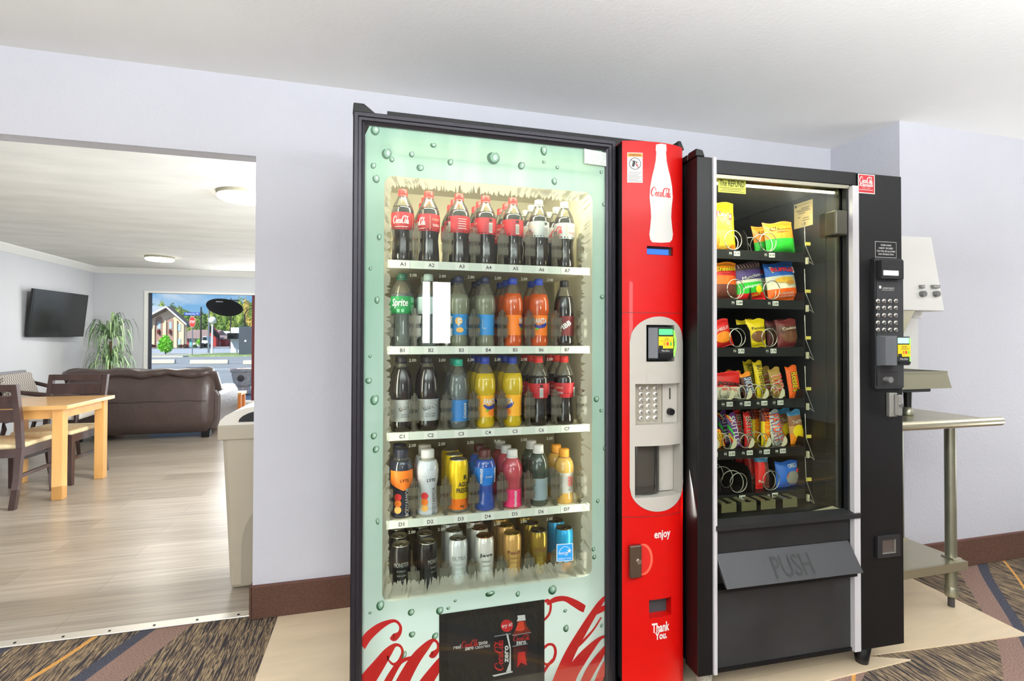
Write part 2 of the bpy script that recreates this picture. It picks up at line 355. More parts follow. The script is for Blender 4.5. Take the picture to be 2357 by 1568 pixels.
# ================================================================== THE LOUNGE
PINE = pm('honey_pine', (204, 152, 86), .42, var=.12, scale=4, stretch=(3, 3, .6)); PINE2 = pm('pine_top', (212, 164, 100), .3, var=.1, scale=3, stretch=(.6, 6, 1), coat=.3)
DARKW = pm('espresso_wood', (66, 48, 44), .34, var=.2, scale=7, stretch=(2, 2, .5)); RUSH = pm('cream_seat', (226, 205, 160), .7, var=.12, scale=40)
t = thing('dining_table', 'square honey-pine dining table between two dark slat-back chairs', 'table', (-2.52, 4.86, 0))
MB().box(-2.87, -2.165, 4.49, 5.21, .67, .7, PINE2).build('tabletop', t, bevel=.004)
MB().box(-2.82, -2.21, 4.535, 4.555, .6, .67, PINE).box(-2.82, -2.21, 5.145, 5.165, .6, .67, PINE).box(-2.235, -2.215, 4.55, 5.15, .6, .67, PINE).box(-2.825, -2.805, 4.55, 5.15, .6, .67, PINE).build('apron', t)
for x in (-2.835, -2.275):
    for y in (4.52, 5.115): MB().box(x, x+.07, y, y+.065, 0, .67, PINE).build('leg', t, bevel=.004)
def chair(label, x, y, rz):
    """dark dining chair, front towards local -Y, seat centre at the origin"""
    t = thing('dining_chair', label, 'chair', (x, y, 0), rz, 'dark dining chairs at the pine table')
    def B(nm, mb, **k): return mb.build(nm, t, world=False, **k)
    B('seat', MB().box(-.215, .215, -.22, .2, .405, .445, RUSH), bevel=.015)
    B('seat_frame', MB().box(-.22, .22, -.225, -.2, .35, .41, DARKW).box(-.22, .22, .19, .215, .35, .41, DARKW).box(-.22, -.198, -.2, .19, .35, .41, DARKW).box(.198, .22, -.2, .19, .35, .41, DARKW))
    for s in (-1, 1):
        B('leg', MB().hexa([(s*.205-.016, -.215, 0), (s*.205+.016, -.215, 0), (s*.205+.016, -.185, 0), (s*.205-.016, -.185, 0)], [(s*.2-.022, -.222, .36), (s*.2+.022, -.222, .36), (s*.2+.022, -.178, .36), (s*.2-.022, -.178, .36)], DARKW), bevel=.003)
        pr = [(.27, 0), (.225, .2), (.195, .42), (.215, .62), (.265, .87)]
        mb = MB()
        for (a, z0), (c, z1) in zip(pr, pr[1:]):
            mb.hexa([(s*.21-.018, a-.018, z0), (s*.21+.018, a-.018, z0), (s*.21+.018, a+.018, z0), (s*.21-.018, a+.018, z0)], [(s*.21-.018, c-.018, z1), (s*.21+.018, c-.018, z1), (s*.21+.018, c+.018, z1), (s*.21-.018, c+.018, z1)], DARKW)
        B('leg', mb)
        B('stretcher', MB().box(s*.205-.009, s*.205+.009, -.19, .22, .2, .225, DARKW))
    for z0, z1 in ((.60, .69), (.70, .79), (.82, .87)):
        y0, y1 = .215+(z0-.62)*.2, .215+(z1-.62)*.2
        B('back_slat', MB().hexa([(-.2, y0-.009, z0), (.2, y0-.009, z0), (.2, y0+.009, z0), (-.2, y0+.009, z0)], [(-.2, y1-.009, z1), (.2, y1-.009, z1), (.2, y1+.009, z1), (-.2, y1+.009, z1)], DARKW))
    return t
chair('dark slat-back dining chair with its back to the camera, near side of the pine table', -2.62, 4.62, PI)
chair('dark slat-back dining chair on the far side of the pine table, facing the camera', -2.55, 5.17, R(-4))
def checker():
    m, nt, b = _new('lattice_upholstery'); sv(b, Roughness=.7)
    P = nt.nodes.new('ShaderNodeTexCoord').outputs['Object']
    mp = nt.nodes.new('ShaderNodeMapping'); mp.inputs['Rotation'].default_value = (R(45), 0, 0); nt.links.new(P, mp.inputs[0])
    ck = nt.nodes.new('ShaderNodeTexChecker'); ck.inputs['Scale'].default_value = 56; ck.inputs['Color1'].default_value = lin((196, 190, 180)); ck.inputs['Color2'].default_value = lin((118, 106, 98))
    nt.links.new(mp.outputs[0], ck.inputs[0]); nt.links.new(ck.outputs[0], b.inputs['Base Color']); return m
CHK = checker()
t = thing('armchair', 'dark wood armchair with a checked back cushion by the television wall', 'armchair', (-3.16, 6.42, 0), R(94))
def B(nm, mb, **k): return mb.build(nm, t, world=False, **k)
B('seat', MB().box(-.27, .27, -.28, .25, .36, .45, pm('pale_seat', (222, 218, 210), .7)), bevel=.03)
B('backrest', MB().hexa([(-.27, .24, .45), (.27, .24, .45), (.27, .3, .45), (-.27, .3, .45)], [(-.27, .36, .83), (.27, .36, .83), (.27, .42, .83), (-.27, .42, .83)], CHK), bevel=.02)
B('back_frame', MB().hexa([(-.29, .3, .36), (.29, .3, .36), (.29, .33, .36), (-.29, .33, .36)], [(-.29, .42, .85), (.29, .42, .85), (.29, .45, .85), (-.29, .45, .85)], DARKW))
for s in (-1, 1):
    B('arm', MB().tube([(s*.3, .38, .72), (s*.31, .2, .66), (s*.31, -.05, .62), (s*.31, -.28, .6)], [.02, .022, .026, .026], DARKW))
    B('leg', MB().tube([(s*.3, -.26, .6), (s*.29, -.25, .3), (s*.29, -.28, 0)], [.022, .02, .015], DARKW))
    B('leg', MB().tube([(s*.28, .34, .5), (s*.27, .33, .3), (s*.27, .4, 0)], [.022, .02, .015], DARKW))
LEATH = pm('brown_leather', (74, 61, 57), .34, spec=.5, var=.14, scale=5, bump=.25, bscale=26)
t = thing('sofa', 'dark brown leather sofa seen from behind, facing the lounge window', 'sofa', (-2.6, 7.3, 0))
def soft(x0, x1, prof, m, wob=.012, nx=26, ends=.05):
    mb = MB(); n = len(prof); vs = []
    cy_, cz_ = sum(p[0] for p in prof)/n, sum(p[1] for p in prof)/n
    for i in range(nx+1):
        u = i/nx; x = x0+(x1-x0)*u; e = min(u, 1-u)*(x1-x0); k = 1-.35*max(0, 1-e/ends)**2 if ends else 1
        for (y, z) in prof:
            d = wob*noise.noise(Vector((x*7, y*9, z*9)))
            vs.append((x, cy_+(y-cy_)*k+d, cz_+(z-cz_)*k+d))
    fs = [(i*n+j, i*n+(j+1) % n, (i+1)*n+(j+1) % n, (i+1)*n+j) for i in range(nx) for j in range(n)]
    return mb.add(vs, fs+[tuple(range(n)), tuple(range(nx*n, nx*n+n))[::-1]], m, True)
soft(-3.38, -1.86, [(6.9, .07), (6.87, .2), (6.865, .4), (6.89, .6), (6.93, .74), (7.0, .79), (7.1, .79), (7.17, .7), (7.2, .4), (7.2, .07)], LEATH, .008, ends=.08).build('back', t)
soft(-3.4, -1.88, [(6.9+.1*math.cos(a)*1.1+.1, .775+.062*math.sin(a)) for a in [2*PI*k/14 for k in range(14)]], LEATH, .03, 40, .08).build('back_roll', t)
soft(-3.25, -2.0, [(7.2, .1), (7.2, .42), (7.3, .46), (7.75, .46), (7.85, .4), (7.85, .1)], LEATH, .008).build('seat', t)
for x0, x1 in ((-3.42, -3.2), (-2.03, -1.80)):
    xm = (x0+x1)/2
    MB().prism([(x0+.02, .08), (x1-.02, .08), (x1, .3), (x1, .5), (xm+.07, .575), (xm-.07, .575), (x0, .5), (x0, .3)], 6.98, 7.85, LEATH).build('arm', t, bevel=.02)
    mb = MB(); mb.hexa([(x0+.02, 7.05, .55), (x1, 7.05, .55), (x1, 7.14, .55), (x0+.02, 7.14, .55)], [(x0+.02, 6.93, .78), (x1-.03, 6.93, .78), (x1-.03, 7.0, .8), (x0+.02, 7.0, .8)], LEATH); mb.build('wing', t, bevel=.015)
MB().tube([(-3.36+.06*k, 6.866-.006*math.sin(k*.9), .45+.004*math.sin(k)) for k in range(25)], .0035, pm('seam_brown', (52, 42, 40), .6)).build('seam', t)
for x in (-3.3, -1.98):
    for y in (6.92, 7.72): MB().hexa([(x, y, 0), (x+.08, y, 0), (x+.08, y+.08, 0), (x, y+.08, 0)], [(x-.01, y, .09), (x+.09, y, .09), (x+.09, y+.08, .09), (x-.01, y+.08, .09)], BLACK).build('foot', t)
p = atZ(553, 948, .0)
t = thing('side_table', 'small orange-wood side table just past the sofa arm', 'side table', (-1.98, 8.15, 0))
MB().box(-2.2, -1.79, 7.98, 8.3, .39, .425, PINE).build('tabletop', t)
for x in (-2.18, -1.85):
    for y in (8.0, 8.23): MB().box(x, x+.05, y, y+.05, 0, .39, pm('orange_wood', (200, 120, 58), .5)).build('leg', t)
TVB = pm('tv_black', (12, 12, 13), .3); SCR = pm('tv_screen', (34, 34, 35), .22, spec=.5)
t = thing('television', 'black flat-screen television tilted out from the lounge wall', 'television', (-4.2, 8.5, 1.5))
c4 = [atY(63, 776, 7.9), atY(192, 775, 9.07), atY(204, 680, 9.07), atY(78, 664, 7.9)]
nrm = (c4[1]-c4[0]).cross(c4[3]-c4[0]).normalized(); nrm = -nrm if nrm.x < 0 else nrm
MB().hexa([c-nrm*.028 for c in c4], c4, TVB).build('case', t)
cc = sum(c4, Vector())/4
MB().quad(*[cc+(c-cc)*.965+nrm*.002 for c in c4], SCR).build('screen', t)
MB().box(-4.298, -4.275, 8.3, 8.7, 1.35, 1.65, BLACK).cyl((-4.29, 8.5, 1.5), tuple(cc-nrm*.03), .03, BLACK).build('wall_bracket', t)
for i, (px, py, lab) in enumerate(((557, 455, 'larger round white disc light on the lounge ceiling, cut off by the opening edge'), (368, 597, 'smaller-looking round white disc light further back on the lounge ceiling'))):
    p = atZ(px, py, 2.29)
    t = thing('ceiling_light', lab, 'ceiling light', (p.x, p.y, HC))
    MB().lathe([(0, HC-.03), (.17, HC-.03), (.178, HC-.015), (.178, HC)], pm('lamp_rim_shade', (150, 146, 126), .5), (p.x, p.y, 0), 32).build('rim', t)  # rim coloured dark to draw the shadow line around the disc
    MB().lathe([(0, HC-.06), (.15, HC-.057), (.17, HC-.046), (.172, HC-.026)], glow('disc_glow', (255, 250, 230), 6), (p.x, p.y, 0), 32).build('diffuser', t)
LEAF = pm('leaf_green', (112, 140, 104), .4, var=.5, scale=14); LEAF2 = pm('leaf_light', (176, 206, 150), .4, var=.3, scale=10)
t = thing('potted_plant', 'tall potted dracaena with two tiers of arching leaves behind the sofa', 'plant', (-3.72, 8.85, 0))
MB().lathe([(0, 0), (.13, 0), (.17, .3), (.16, .3), (.14, .27), (0, .27)], pm('clay_pot', (120, 80, 60), .7), (-3.72, 8.85, 0)).build('pot', t)
MB().tube([(-3.72, 8.85, .27), (-3.73, 8.85, .7), (-3.74, 8.85, .9), (-3.74, 8.85, 1.15)], [.03, .028, .025, .02], pm('cane', (120, 104, 76), .8)).build('stem', t)
mb = MB()
for tier, (zz, n, L) in enumerate(((1.17, 110, .46), (.78, 110, .46))):
    for i in range(n):
        a = 2*PI*i/n*3.1+random.random(); l = L*(.6+.5*random.random()); up = .05+.32*random.random()**1.5; w = .009+.005*random.random()
        if tier == 0 and i < 9: up = .4; l *= .6
        pts = [(l*.74*math.sin(s*1.45), (up+.06)*math.sin(s*2.3)-.72*l*s**2.6) for s in (0, .2, .4, .6, .8, 1)]
        vs = []
        for k, (r_, z_) in enumerate(pts):
            ww = w*(1-.9*(k/5)**2)
            vs += [(-3.74+r_*math.cos(a)-ww*math.sin(a), 8.85+r_*math.sin(a)+ww*math.cos(a), zz+z_), (-3.74+r_*math.cos(a)+ww*math.sin(a), 8.85+r_*math.sin(a)-ww*math.cos(a), zz+z_)]
        mb.add(vs, [(2*k, 2*k+1, 2*k+3, 2*k+2) for k in range(5)], LEAF2 if random.random() < .35 else LEAF, True)
mb.build('leaves', t, recalc=False)
TAN = pm('beige_plastic', (170, 161, 142), .5, bump=.05, bscale=400); TAN2 = pm('beige_panel', (150, 141, 124), .5)
t = thing('trash_can', 'tall beige trash can with a domed lid just inside the opening', 'trash can', (-.47, 2.85, 0))
MB().hexa([(-.652, 2.715, 0), (-.3, 2.715, 0), (-.3, 2.98, 0), (-.652, 2.98, 0)], [(-.69, 2.70, .76), (-.26, 2.70, .76), (-.26, 3.0, .76), (-.69, 3.0, .76)], TAN).build('bin', t, bevel=.02)
MB().hexa([(-.705, 2.69, .715), (-.245, 2.69, .715), (-.245, 3.01, .715), (-.705, 3.01, .715)], [(-.705, 2.69, .785), (-.245, 2.69, .785), (-.245, 3.01, .785), (-.705, 3.01, .785)], TAN).build('lid_band', t, bevel=.006)
n = 12; arc = [(-.475+.228*math.cos(PI-PI*i/n), .785+.09*math.sin(PI*i/n)) for i in range(n+1)]
MB().prism(arc, 2.695, 3.005, pm('lid_top', (226, 222, 210), .4)).build('lid', t)
arc2 = [(-.475+.14*math.cos(PI-PI*i/n), .80+.055*math.sin(PI*i/n)) for i in range(n+1)]
MB().prism(arc2, 2.688, 2.70, BLACK2).build('mouth', t)
MB().prism([(-.60, .02)]+[(-.475+.125*math.cos(PI-PI*i/n), .2+.2*math.sin(PI*i/n)) for i in range(n+1)]+[(-.35, .02)], 2.70, 2.716, TAN2).build('arch_panel', t)
# ================================================================== OUTSIDE THE WINDOW
ASPH = pm('asphalt', (168, 168, 166), .9, var=.12, scale=.6); ROAD = pm('pale_road', (196, 198, 200), .9, var=.05, scale=.5)
CONC = pm('concrete_kerb', (206, 198, 182), .8); GRASS = pm('grass', (150, 168, 110), .9, var=.3, scale=3)
CREAM = pm('cream_stucco', (230, 206, 176), .85, var=.04, scale=1); BRICK = pm('faded_brick', (176, 140, 128), .9, var=.15, scale=6)
def gnd(px, py): return atZ(px, py, 0.0)
struct('ground', MB().quad((-90, 9.72, -.03), (60, 9.72, -.03), (60, 260, -.03), (-90, 260, -.03), ASPH), 'grey asphalt parking lot outside the lounge window', 'parking lot')
g0, g1, g2 = gnd(430, 814.5), gnd(430, 820), gnd(430, 803)
struct('road', MB().quad((-90, g0.y, -.02), (60, g0.y, -.02), (60, g2.y, -.02), (-90, g2.y, -.02), ROAD), 'pale sunlit street beyond the grass verge', 'road')
a = gnd(412, 820)
struct('lawn', MB().prism([(a.x, a.y-.5), (30, a.y-1), (30, g0.y), (a.x+1, g0.y)], -.03, .06, GRASS, axis='z'), 'narrow grass verge beside the street', 'lawn')
struct('sidewalk', MB().prism([(-60, a.y-1.2), (a.x+.6, a.y-1.2), (a.x+1.6, g0.y), (-60, g0.y)], -.03, .05, CONC, axis='z'), 'white concrete sidewalk at the end of the verge', 'sidewalk')
b0 = gnd(450, 846)
struct('marking', MB().prism([(-12, b0.y-2.2), (6, b0.y+1.2), (6, b0.y+1.34), (-12, b0.y-2.06)], -.028, -.02, WHITE, axis='z'), 'thin white painted line across the parking lot', 'road marking')
for x0, x1, y, lab in ((345, 399, 836, 'cream concrete wheel stop below the round green bush'), (438, 521, 837, 'cream concrete wheel stop in the middle of the parking lot'), (560, 602, 838, 'cream concrete wheel stop by the dark red window post')):
    p, q = gnd(x0, y), gnd(x1, y); h_ = .17
    t = MB().prism([(p.y-.1, -.02), (p.y+.16, -.02), (p.y+.12, h_), (p.y-.06, h_)], p.x, q.x, CONC, axis='x').build('wheel_stop', bevel=.02)
    tag(t, lab, 'wheel stop', 'wheel stops')
def E(px, py, Y): return atY(px, py, Y)
# the cream motel
Ym = gnd(400, 801).y
t = thing('motel', 'cream two-storey motel with a gable roof and tall arched window bays', 'building', (E(391, 800, Ym).x, Ym, 0))
L_, Rr_, T_ = E(338, 735, Ym), E(428, 741, Ym), E(391, 707, Ym)
def P2(px, py): v = E(px, py, Ym); return (v.x, v.z)
MB().prism([P2(320, 801), P2(428, 800), P2(428, 742), P2(391, 712), P2(340, 738), P2(320, 744)], Ym, Ym+.4, CREAM).build('wall', t)
ROOFG = pm('grey_shingle', (176, 184, 196), .9); ROOFB = pm('brown_soffit', (120, 104, 92), .9)
mb = MB(); r = P2(391, 705.5); l = P2(318, 744); e = P2(437, 746)
mb.add([(r[0], Ym-1.2, r[1]), (l[0], Ym-1.2, l[1]), (l[0], Ym+.6, l[1]), (r[0], Ym+.6, r[1])], [(0, 1, 2, 3)], ROOFG)
mb.prism([r, e, (e[0], e[1]-.35), (r[0], r[1]-.35)], Ym-1.0, Ym+.6, ROOFB).prism([r, l, (l[0], l[1]-.3), (r[0], r[1]-.35)], Ym-1.0, Ym+.6, ROOFB)
mb.prism([r, e, (e[0], e[1]-.18), (r[0], r[1]-.2)], Ym-1.25, Ym-1.0, WHITE).prism([r, l, (l[0], l[1]-.2), (r[0], r[1]-.2)], Ym-1.25, Ym-1.0, WHITE)
mb.prism([(lambda v: (v.x, v.z))(E(a_, b_, Ym+.8)) for a_, b_ in ((316, 748), (372, 722), (386, 706), (338, 703), (316, 703))], Ym+.8, Ym+1.4, ROOFG); mb.build('roof', t)
WPANE = pm('motel_pane', (176, 196, 204), .25)
for x0, x1, yt in ((359, 374, 729), (386, 399.5, 732)):
    (ax, az), (bx_, bz) = P2(x0, 801), P2(x1, yt); hw = (bx_-ax)/2; zc = bz-hw
    o = MB().prism([(ax, .05), (bx_, .05)]+[(ax+hw+hw*math.cos(PI*i/10), zc+hw*math.sin(PI*i/10)) for i in range(11)], Ym-.06, Ym+.02, BRICK).build('arched_bay', t)
    z1, z2 = P2(x0, 757)[1], P2(x0, 745)[1]
    MB().box(ax+.15, bx_-.15, Ym-.1, Ym-.04, z1, z2+.2, WPANE).build('pane', o)
    z3 = P2(x0, 792)[1]; MB().box(ax+.15, bx_-.15, Ym-.1, Ym-.04, z3-.6, z3+.3, WPANE).build('pane', o)
    z4 = P2(x0, 764)[1]; MB().box(ax+hw*.7, bx_-hw*.7, Ym-.35, Ym-.04, z4-.25, z4+.25, DRED).build('air_conditioner', o)
for y0, y1 in ((762, 746), (796, 780)):
    (ax, az), (bx_, bz) = P2(409, y0), P2(416.5, y1); MB().box(ax, bx_, Ym-.08, Ym+.02, az, bz, WPANE).build('window', t)
for px in (354, 380, 405, 421):
    ax, az = P2(px, 800); bx_, bz = P2(px+4, 738); MB().box(ax, bx_, Ym-.25, Ym+.01, .0, bz, CREAM).build('pilaster', t)
# low row of rooms, red office, white hall
Yr = Ym+16
def lowb(nm, lab, Y, x0, x1, yb, ye, yt, wallm, roofm, dd=8):
    t = thing(nm, lab, 'building', (E((x0+x1)/2, yb, Y).x, Y, 0))
    p, q, r3 = E(x0, yb, Y), E(x1, ye, Y), E(x0, yt, Y+dd/2)
    MB().box(p.x, q.x, Y, Y+dd, -.02, q.z, wallm).build('wall', t)
    mb = MB(); mb.prism([(Y-.8, q.z), (Y+dd/2, r3.z), (Y+dd+.8, q.z)], p.x-.4, q.x+.4, roofm, axis='x'); mb.build('roof', t)
    return t
BROOF = pm('brown_roof', (170, 142, 132), .9, var=.1, scale=2); RED = pm('barn_red', (184, 62, 62), .8); PALEW = pm('pale_siding', (226, 226, 222), .8)
t = lowb('motel_wing', 'long low motel wing with a brown roof and a red door', Yr, 424, 486, 800, 779, 759, PALEW, BROOF)
for x0, x1, m in ((426, 435, RED), (437, 442, pm('teal_door', (110, 190, 196), .6)), (449, 452, pm('green_post', (150, 170, 120), .8)), (466, 477, WPANE)):
    p, q = E(x0, 799, Yr), E(x1, 781, Yr); MB().box(p.x, q.x, Yr-.1, Yr+.02, max(p.z, 0), q.z, m).build('door', t)
t = lowb('office_building', 'small barn-red office with a white-framed door', Yr-3, 492, 519, 801, 781, 772, RED, BROOF)
p, q = E(499, 801, Yr-3), E(507.5, 784, Yr-3); MB().box(p.x, q.x, Yr-3.1, Yr-2.98, .0, q.z, WHITE).build('door_frame', t)
p, q = E(501, 801, Yr-3), E(505.5, 786, Yr-3); MB().box(p.x, q.x, Yr-3.15, Yr-3.05, .0, q.z, pm('teal_dark', (70, 100, 100), .6)).build('door', t)
p, q, r3 = E(478, 801, Yr-5), E(497, 768, Yr-5), E(484, 752, Yr-5)
MB().prism([(p.x, 0), (q.x, 0), (q.x, q.z), (r3.x, r3.z), (p.x, q.z)], Yr-5, Yr-3.2, RED).prism([(r3.x, r3.z+.2), (q.x+.5, q.z-.3), (q.x+.5, q.z-.9), (r3.x, r3.z-.8)], Yr-5.2, Yr-5, BLACK).build('gable', t)
Yh = Yr+14
t = thing('white_hall', 'long white flat-roofed hall behind the red office', 'building', (E(540, 800, Yh).x, Yh, 0))
p, q = E(497, 801, Yh), E(585, 768, Yh); MB().box(p.x, q.x, Yh, Yh+10, 0, q.z, PALEW).build('wall', t); MB().box(p.x-.3, q.x+.3, Yh-.4, Yh+10, q.z, q.z+.4, WHITE).build('roof', t)
Yt = gnd(565, 818).y+6
p, q = E(531, 778, Yt), E(551, 754, Yt)
t = thing('awning_stall', 'white shed with a black awning beside the dark grey container', 'shed', (p.x, Yt, 0))
MB().box(p.x, q.x, Yt, Yt+3, 0, q.z, PALEW).build('wall', t); r3 = E(540, 770, Yt); MB().box(p.x-.1, q.x, Yt-.6, Yt-.02, r3.z-.35, r3.z+.1, BLACK).build('awning', t)
Yc = gnd(565, 818).y
t = thing('storage_container', 'tall dark grey container at the edge of the lot', 'container', (E(565, 818, Yc).x, Yc, 0))
p, q = E(549.5, 819, Yc), E(600, 752, Yc); o = MB().box(p.x, q.x, Yc, Yc+4, 0, q.z, pm('slate_grey', (72, 78, 88), .7, var=.1, scale=3)).build('body', t)
c = E(565, 785, Yc); MB().cyl((c.x, Yc-.03, c.z), (c.x, Yc, c.z), .07, WHITE).build('badge', t)
# street furniture
def pole(nm, lab, cat, px, yb, yt, r_, m, Y=None):
    b_ = gnd(px, yb); Y = Y or b_.y; z1 = E(px, yt, Y).z; x = E(px, (yb+yt)/2, Y).x
    t = thing(nm, lab, cat, (x, Y, 0)); MB().cyl((x, Y, -.02), (x, Y, z1), r_, m, r_*.8, 10).build('pole', t); return t, x, Y, z1
DKP = pm('dark_pole', (48, 44, 42), .8); GRP = pm('grey_pole', (110, 122, 128), .6)
pole('utility_pole', 'bare dark wooden utility pole by the low motel wing', 'utility pole', 462.5, 802, 707, .1, DKP)
t, x, Y, z1 = pole('utility_pole', 'thin utility pole with crossarms right of the black oval sign', 'utility pole', 531, 801.5, 687, .08, DKP)
MB().box(x-.9, x+.9, Y-.06, Y+.06, z1-.3, z1-.15, DKP).build('crossarm', t); MB().box(x-.7, x+.7, Y-.06, Y+.06, z1-4.9, z1-4.75, DKP).build('crossarm', t)
t, x, Y, z1 = pole('street_light', 'slender street light leaning over the hillside trees', 'street light', 563, 801, 722, .1, DKP)
MB().tube([(x, Y, z1-.1), (x+.3, Y, z1+.5), (x+1.0, Y, z1+.7)], .06, DKP).build('arm', t)
t, x, Y, z1 = pole('oval_sign', 'big black oval sign on a grey pole over the verge', 'sign', 480.5, 812, 700, .08, GRP)
c0, ce, ct = E(517.5, 708, Y), E(558.5, 714, Y), E(510, 686.5, Y); hw, hh = ce.x-c0.x, 1.0*(ct.z-c0.z)
mb = MB(); pts = [(c0.x+hw*a_*(1+.06*b_), c0.z+hh*.92*b_-.13*hw*a_*.9) for a_, b_ in ring(30)]
mb.prism(pts, Y-.2, Y+.1, pm('sign_black', (4, 4, 5), .9, spec=.05)); mb.text('OPEN 24', pm('sign_letters', (190, 190, 195), .6), fplane(c0.x-.35, c0.z+.45, Y-.21), h=.09); mb.build('sign_panel', t)
p = gnd(443, 819); Y = p.y
t = thing('stop_sign', 'red stop sign with a blue street name plate on a thin post', 'road sign', (p.x, Y, 0))
zc = E(443, 741, Y).z; xs = E(443, 760, Y).x
MB().cyl((xs, Y, 0), (xs, Y, E(443, 721, Y).z), .03, GRP, seg=8).build('post', t)
oc = [(.18*math.cos(PI/8+PI/4*i), .37*math.sin(PI/8+PI/4*i)) for i in range(8)]
mb = MB().prism([(xs+a_*1.06, zc+b_*1.06) for a_, b_ in oc], Y-.05, Y-.035, WHITE).prism([(xs+a_, zc+b_) for a_, b_ in oc], Y-.06, Y-.05, pm('stop_red', (226, 44, 36), .5))
mb.text('STOP', WHITE, fplane(xs, zc, Y-.062), w=.3, h=.19, bold=.02); mb.build('octagon', t)
zs = E(443, 723, Y).z; mb = MB().box(xs-.5, xs+.46, Y-.06, Y-.04, zs-.1, zs+.1, pm('street_blue', (28, 74, 168), .5))
mb.text('Gateway St', WHITE, fplane(xs-.02, zs, Y-.062), w=.8, h=.12, bold=.01); mb.build('name_plate', t)
t, x, Y, z1 = pole('globe_lamp', 'white lamp post with a round globe below the oval sign', 'lamp post', 488.5, 815, 744, .075, PALEW)
MB().lathe([(.08, z1-.05)]+[(.27*math.cos(a_), z1+.22+.27*math.sin(a_)) for a_ in [-PI/2+.3+(PI-.3)*k/10 for k in range(11)]], pm('globe_white', (232, 230, 220), .4), (x, Y, 0)).build('globe', t)
Yw = gnd(470, 801.5).y; p, q = E(463.5, 801, Yw), E(480.5, 790, Yw); L = q.x-p.x
t = thing('parked_car', 'white car parked in front of the low motel wing', 'car', ((p.x+q.x)/2, Yw, 0))
MB().prism([(p.x, .3), (q.x, .3), (q.x, .75), (q.x-.2*L, .9), (q.x-.35*L, 1.38), (p.x+.2*L, 1.38), (p.x+.08*L, .9), (p.x, .8)], Yw, Yw+1.7, pm('car_white', (236, 238, 240), .25, coat=.5)).build('body', t, bevel=.05)
MB().prism([(p.x+.14*L, .92), (q.x-.24*L, .92), (q.x-.36*L, 1.3), (p.x+.22*L, 1.3)], Yw-.02, Yw+.02, pm('car_glass', (40, 46, 52), .1)).build('side_window', t)
for xx in (p.x+.2*L, q.x-.2*L): MB().cyl((xx, Yw-.02, .3), (xx, Yw+.2, .3), .3, BLACK).build('wheel', t)
def blob(px, yb, yt, wpx, Y, m, nm, lab, cat, group=None, trunk=True, n=260, seed=0):
    rnd = random.Random(seed); b_ = E(px, yb, Y); z1 = E(px, yt, Y).z; rx = (E(px+wpx/2, yt, Y).x-b_.x); z0 = 0
    t = thing(nm, lab, cat, (b_.x, Y, z0), 0, group); zc = (z0+z1)/2+(z1-z0)*.06; rz_ = (z1-z0)*.46; mb = MB(); s_ = rx*(.16 if n < 700 else .1)
    for i in range(n):
        v = Vector((rnd.gauss(0, 1), rnd.gauss(0, 1), rnd.gauss(0, 1))).normalized()*(.55+.45*rnd.random())
        k = 1-.25*v.z; c = Vector((b_.x+v.x*rx*k, Y+v.y*rx*k, zc+v.z*rz_)); a_ = Vector((rnd.gauss(0, 1), rnd.gauss(0, 1), rnd.gauss(0, 1))).normalized(); b2 = a_.orthogonal().normalized()*s_*(.6+rnd.random()); a_ = a_*s_*(.6+rnd.random())
        mb.add([c+a_, c+b2, c-a_, c-b2], [(0, 1, 2, 3)], m, False)
    mb.lathe([(0, zc-rz_*.8), (rx*.6, zc-rz_*.5), (rx*.75, zc), (rx*.5, zc+rz_*.6), (0, zc+rz_*.8)], m, (b_.x, Y, 0), 10)
    mb.build('foliage', t, recalc=False)
    if trunk: MB().cyl((b_.x, Y, z0-.02), (b_.x, Y, zc-rz_*.5), rx*.09, DKP, seg=8).build('trunk', t)
    return t
BUSH = pm('bright_bush', (120, 196, 52), .7, var=.35, scale=3); DKB = pm('dark_bush', (62, 84, 44), .8, var=.4, scale=3); MAR = pm('maroon_bush', (88, 48, 40), .8, var=.3, scale=3)
blob(381, 817.5, 773, 34, gnd(381, 817.5).y, BUSH, 'round_bush', 'bright green young round tree in front of the cream motel', 'bush', n=420, seed=1)
blob(458, 796, 778, 11, Yr-4, BUSH, 'small_tree', 'small green tree beside the dark utility pole', 'tree', seed=2)
for px, wp, m, lab in ((350, 20, MAR, 'low maroon hedge at the corner of the cream motel'), (425, 24, MAR, 'low maroon shrub right of the cream motel'), (414, 10, DKB, 'low dark green shrub against the cream motel'), (449, 12, DKB, 'low dark green shrub under the red door of the wing')):
    blob(px, 802, 793, wp, Ym-2, m, 'shrub', lab, 'shrub', 'low shrubs along the motel', trunk=False, n=120, seed=px)
TR = [pm('tree_a', (112, 138, 62), .8, var=.4, scale=1), pm('tree_b', (148, 164, 74), .8, var=.35, scale=1), pm('tree_c', (92, 118, 56), .8, var=.4, scale=1), pm('tree_d', (190, 168, 84), .8, var=.3, scale=1)]
Yf = Ym+45
struct('hill', MB().prism([(E(300, 800, Yf+48).x, 0), (E(330, 700, Yf+48).x, E(330, 715, Yf+48).z), (E(400, 700, Yf+48).x, E(400, 708, Yf+48).z), (E(440, 700, Yf+48).x, E(440, 725, Yf+48).z), (E(500, 700, Yf+48).x, E(500, 722, Yf+48).z), (E(560, 700, Yf+48).x, E(560, 698, Yf+48).z), (E(640, 700, Yf+48).x, E(640, 690, Yf+48).z), (E(660, 800, Yf+48).x, 0)], Yf+48, Yf+56, TR[0]), 'wooded green hillside behind the motel', 'hillside')
TL = 'leafy green tree on the wooded hillside behind the motel'
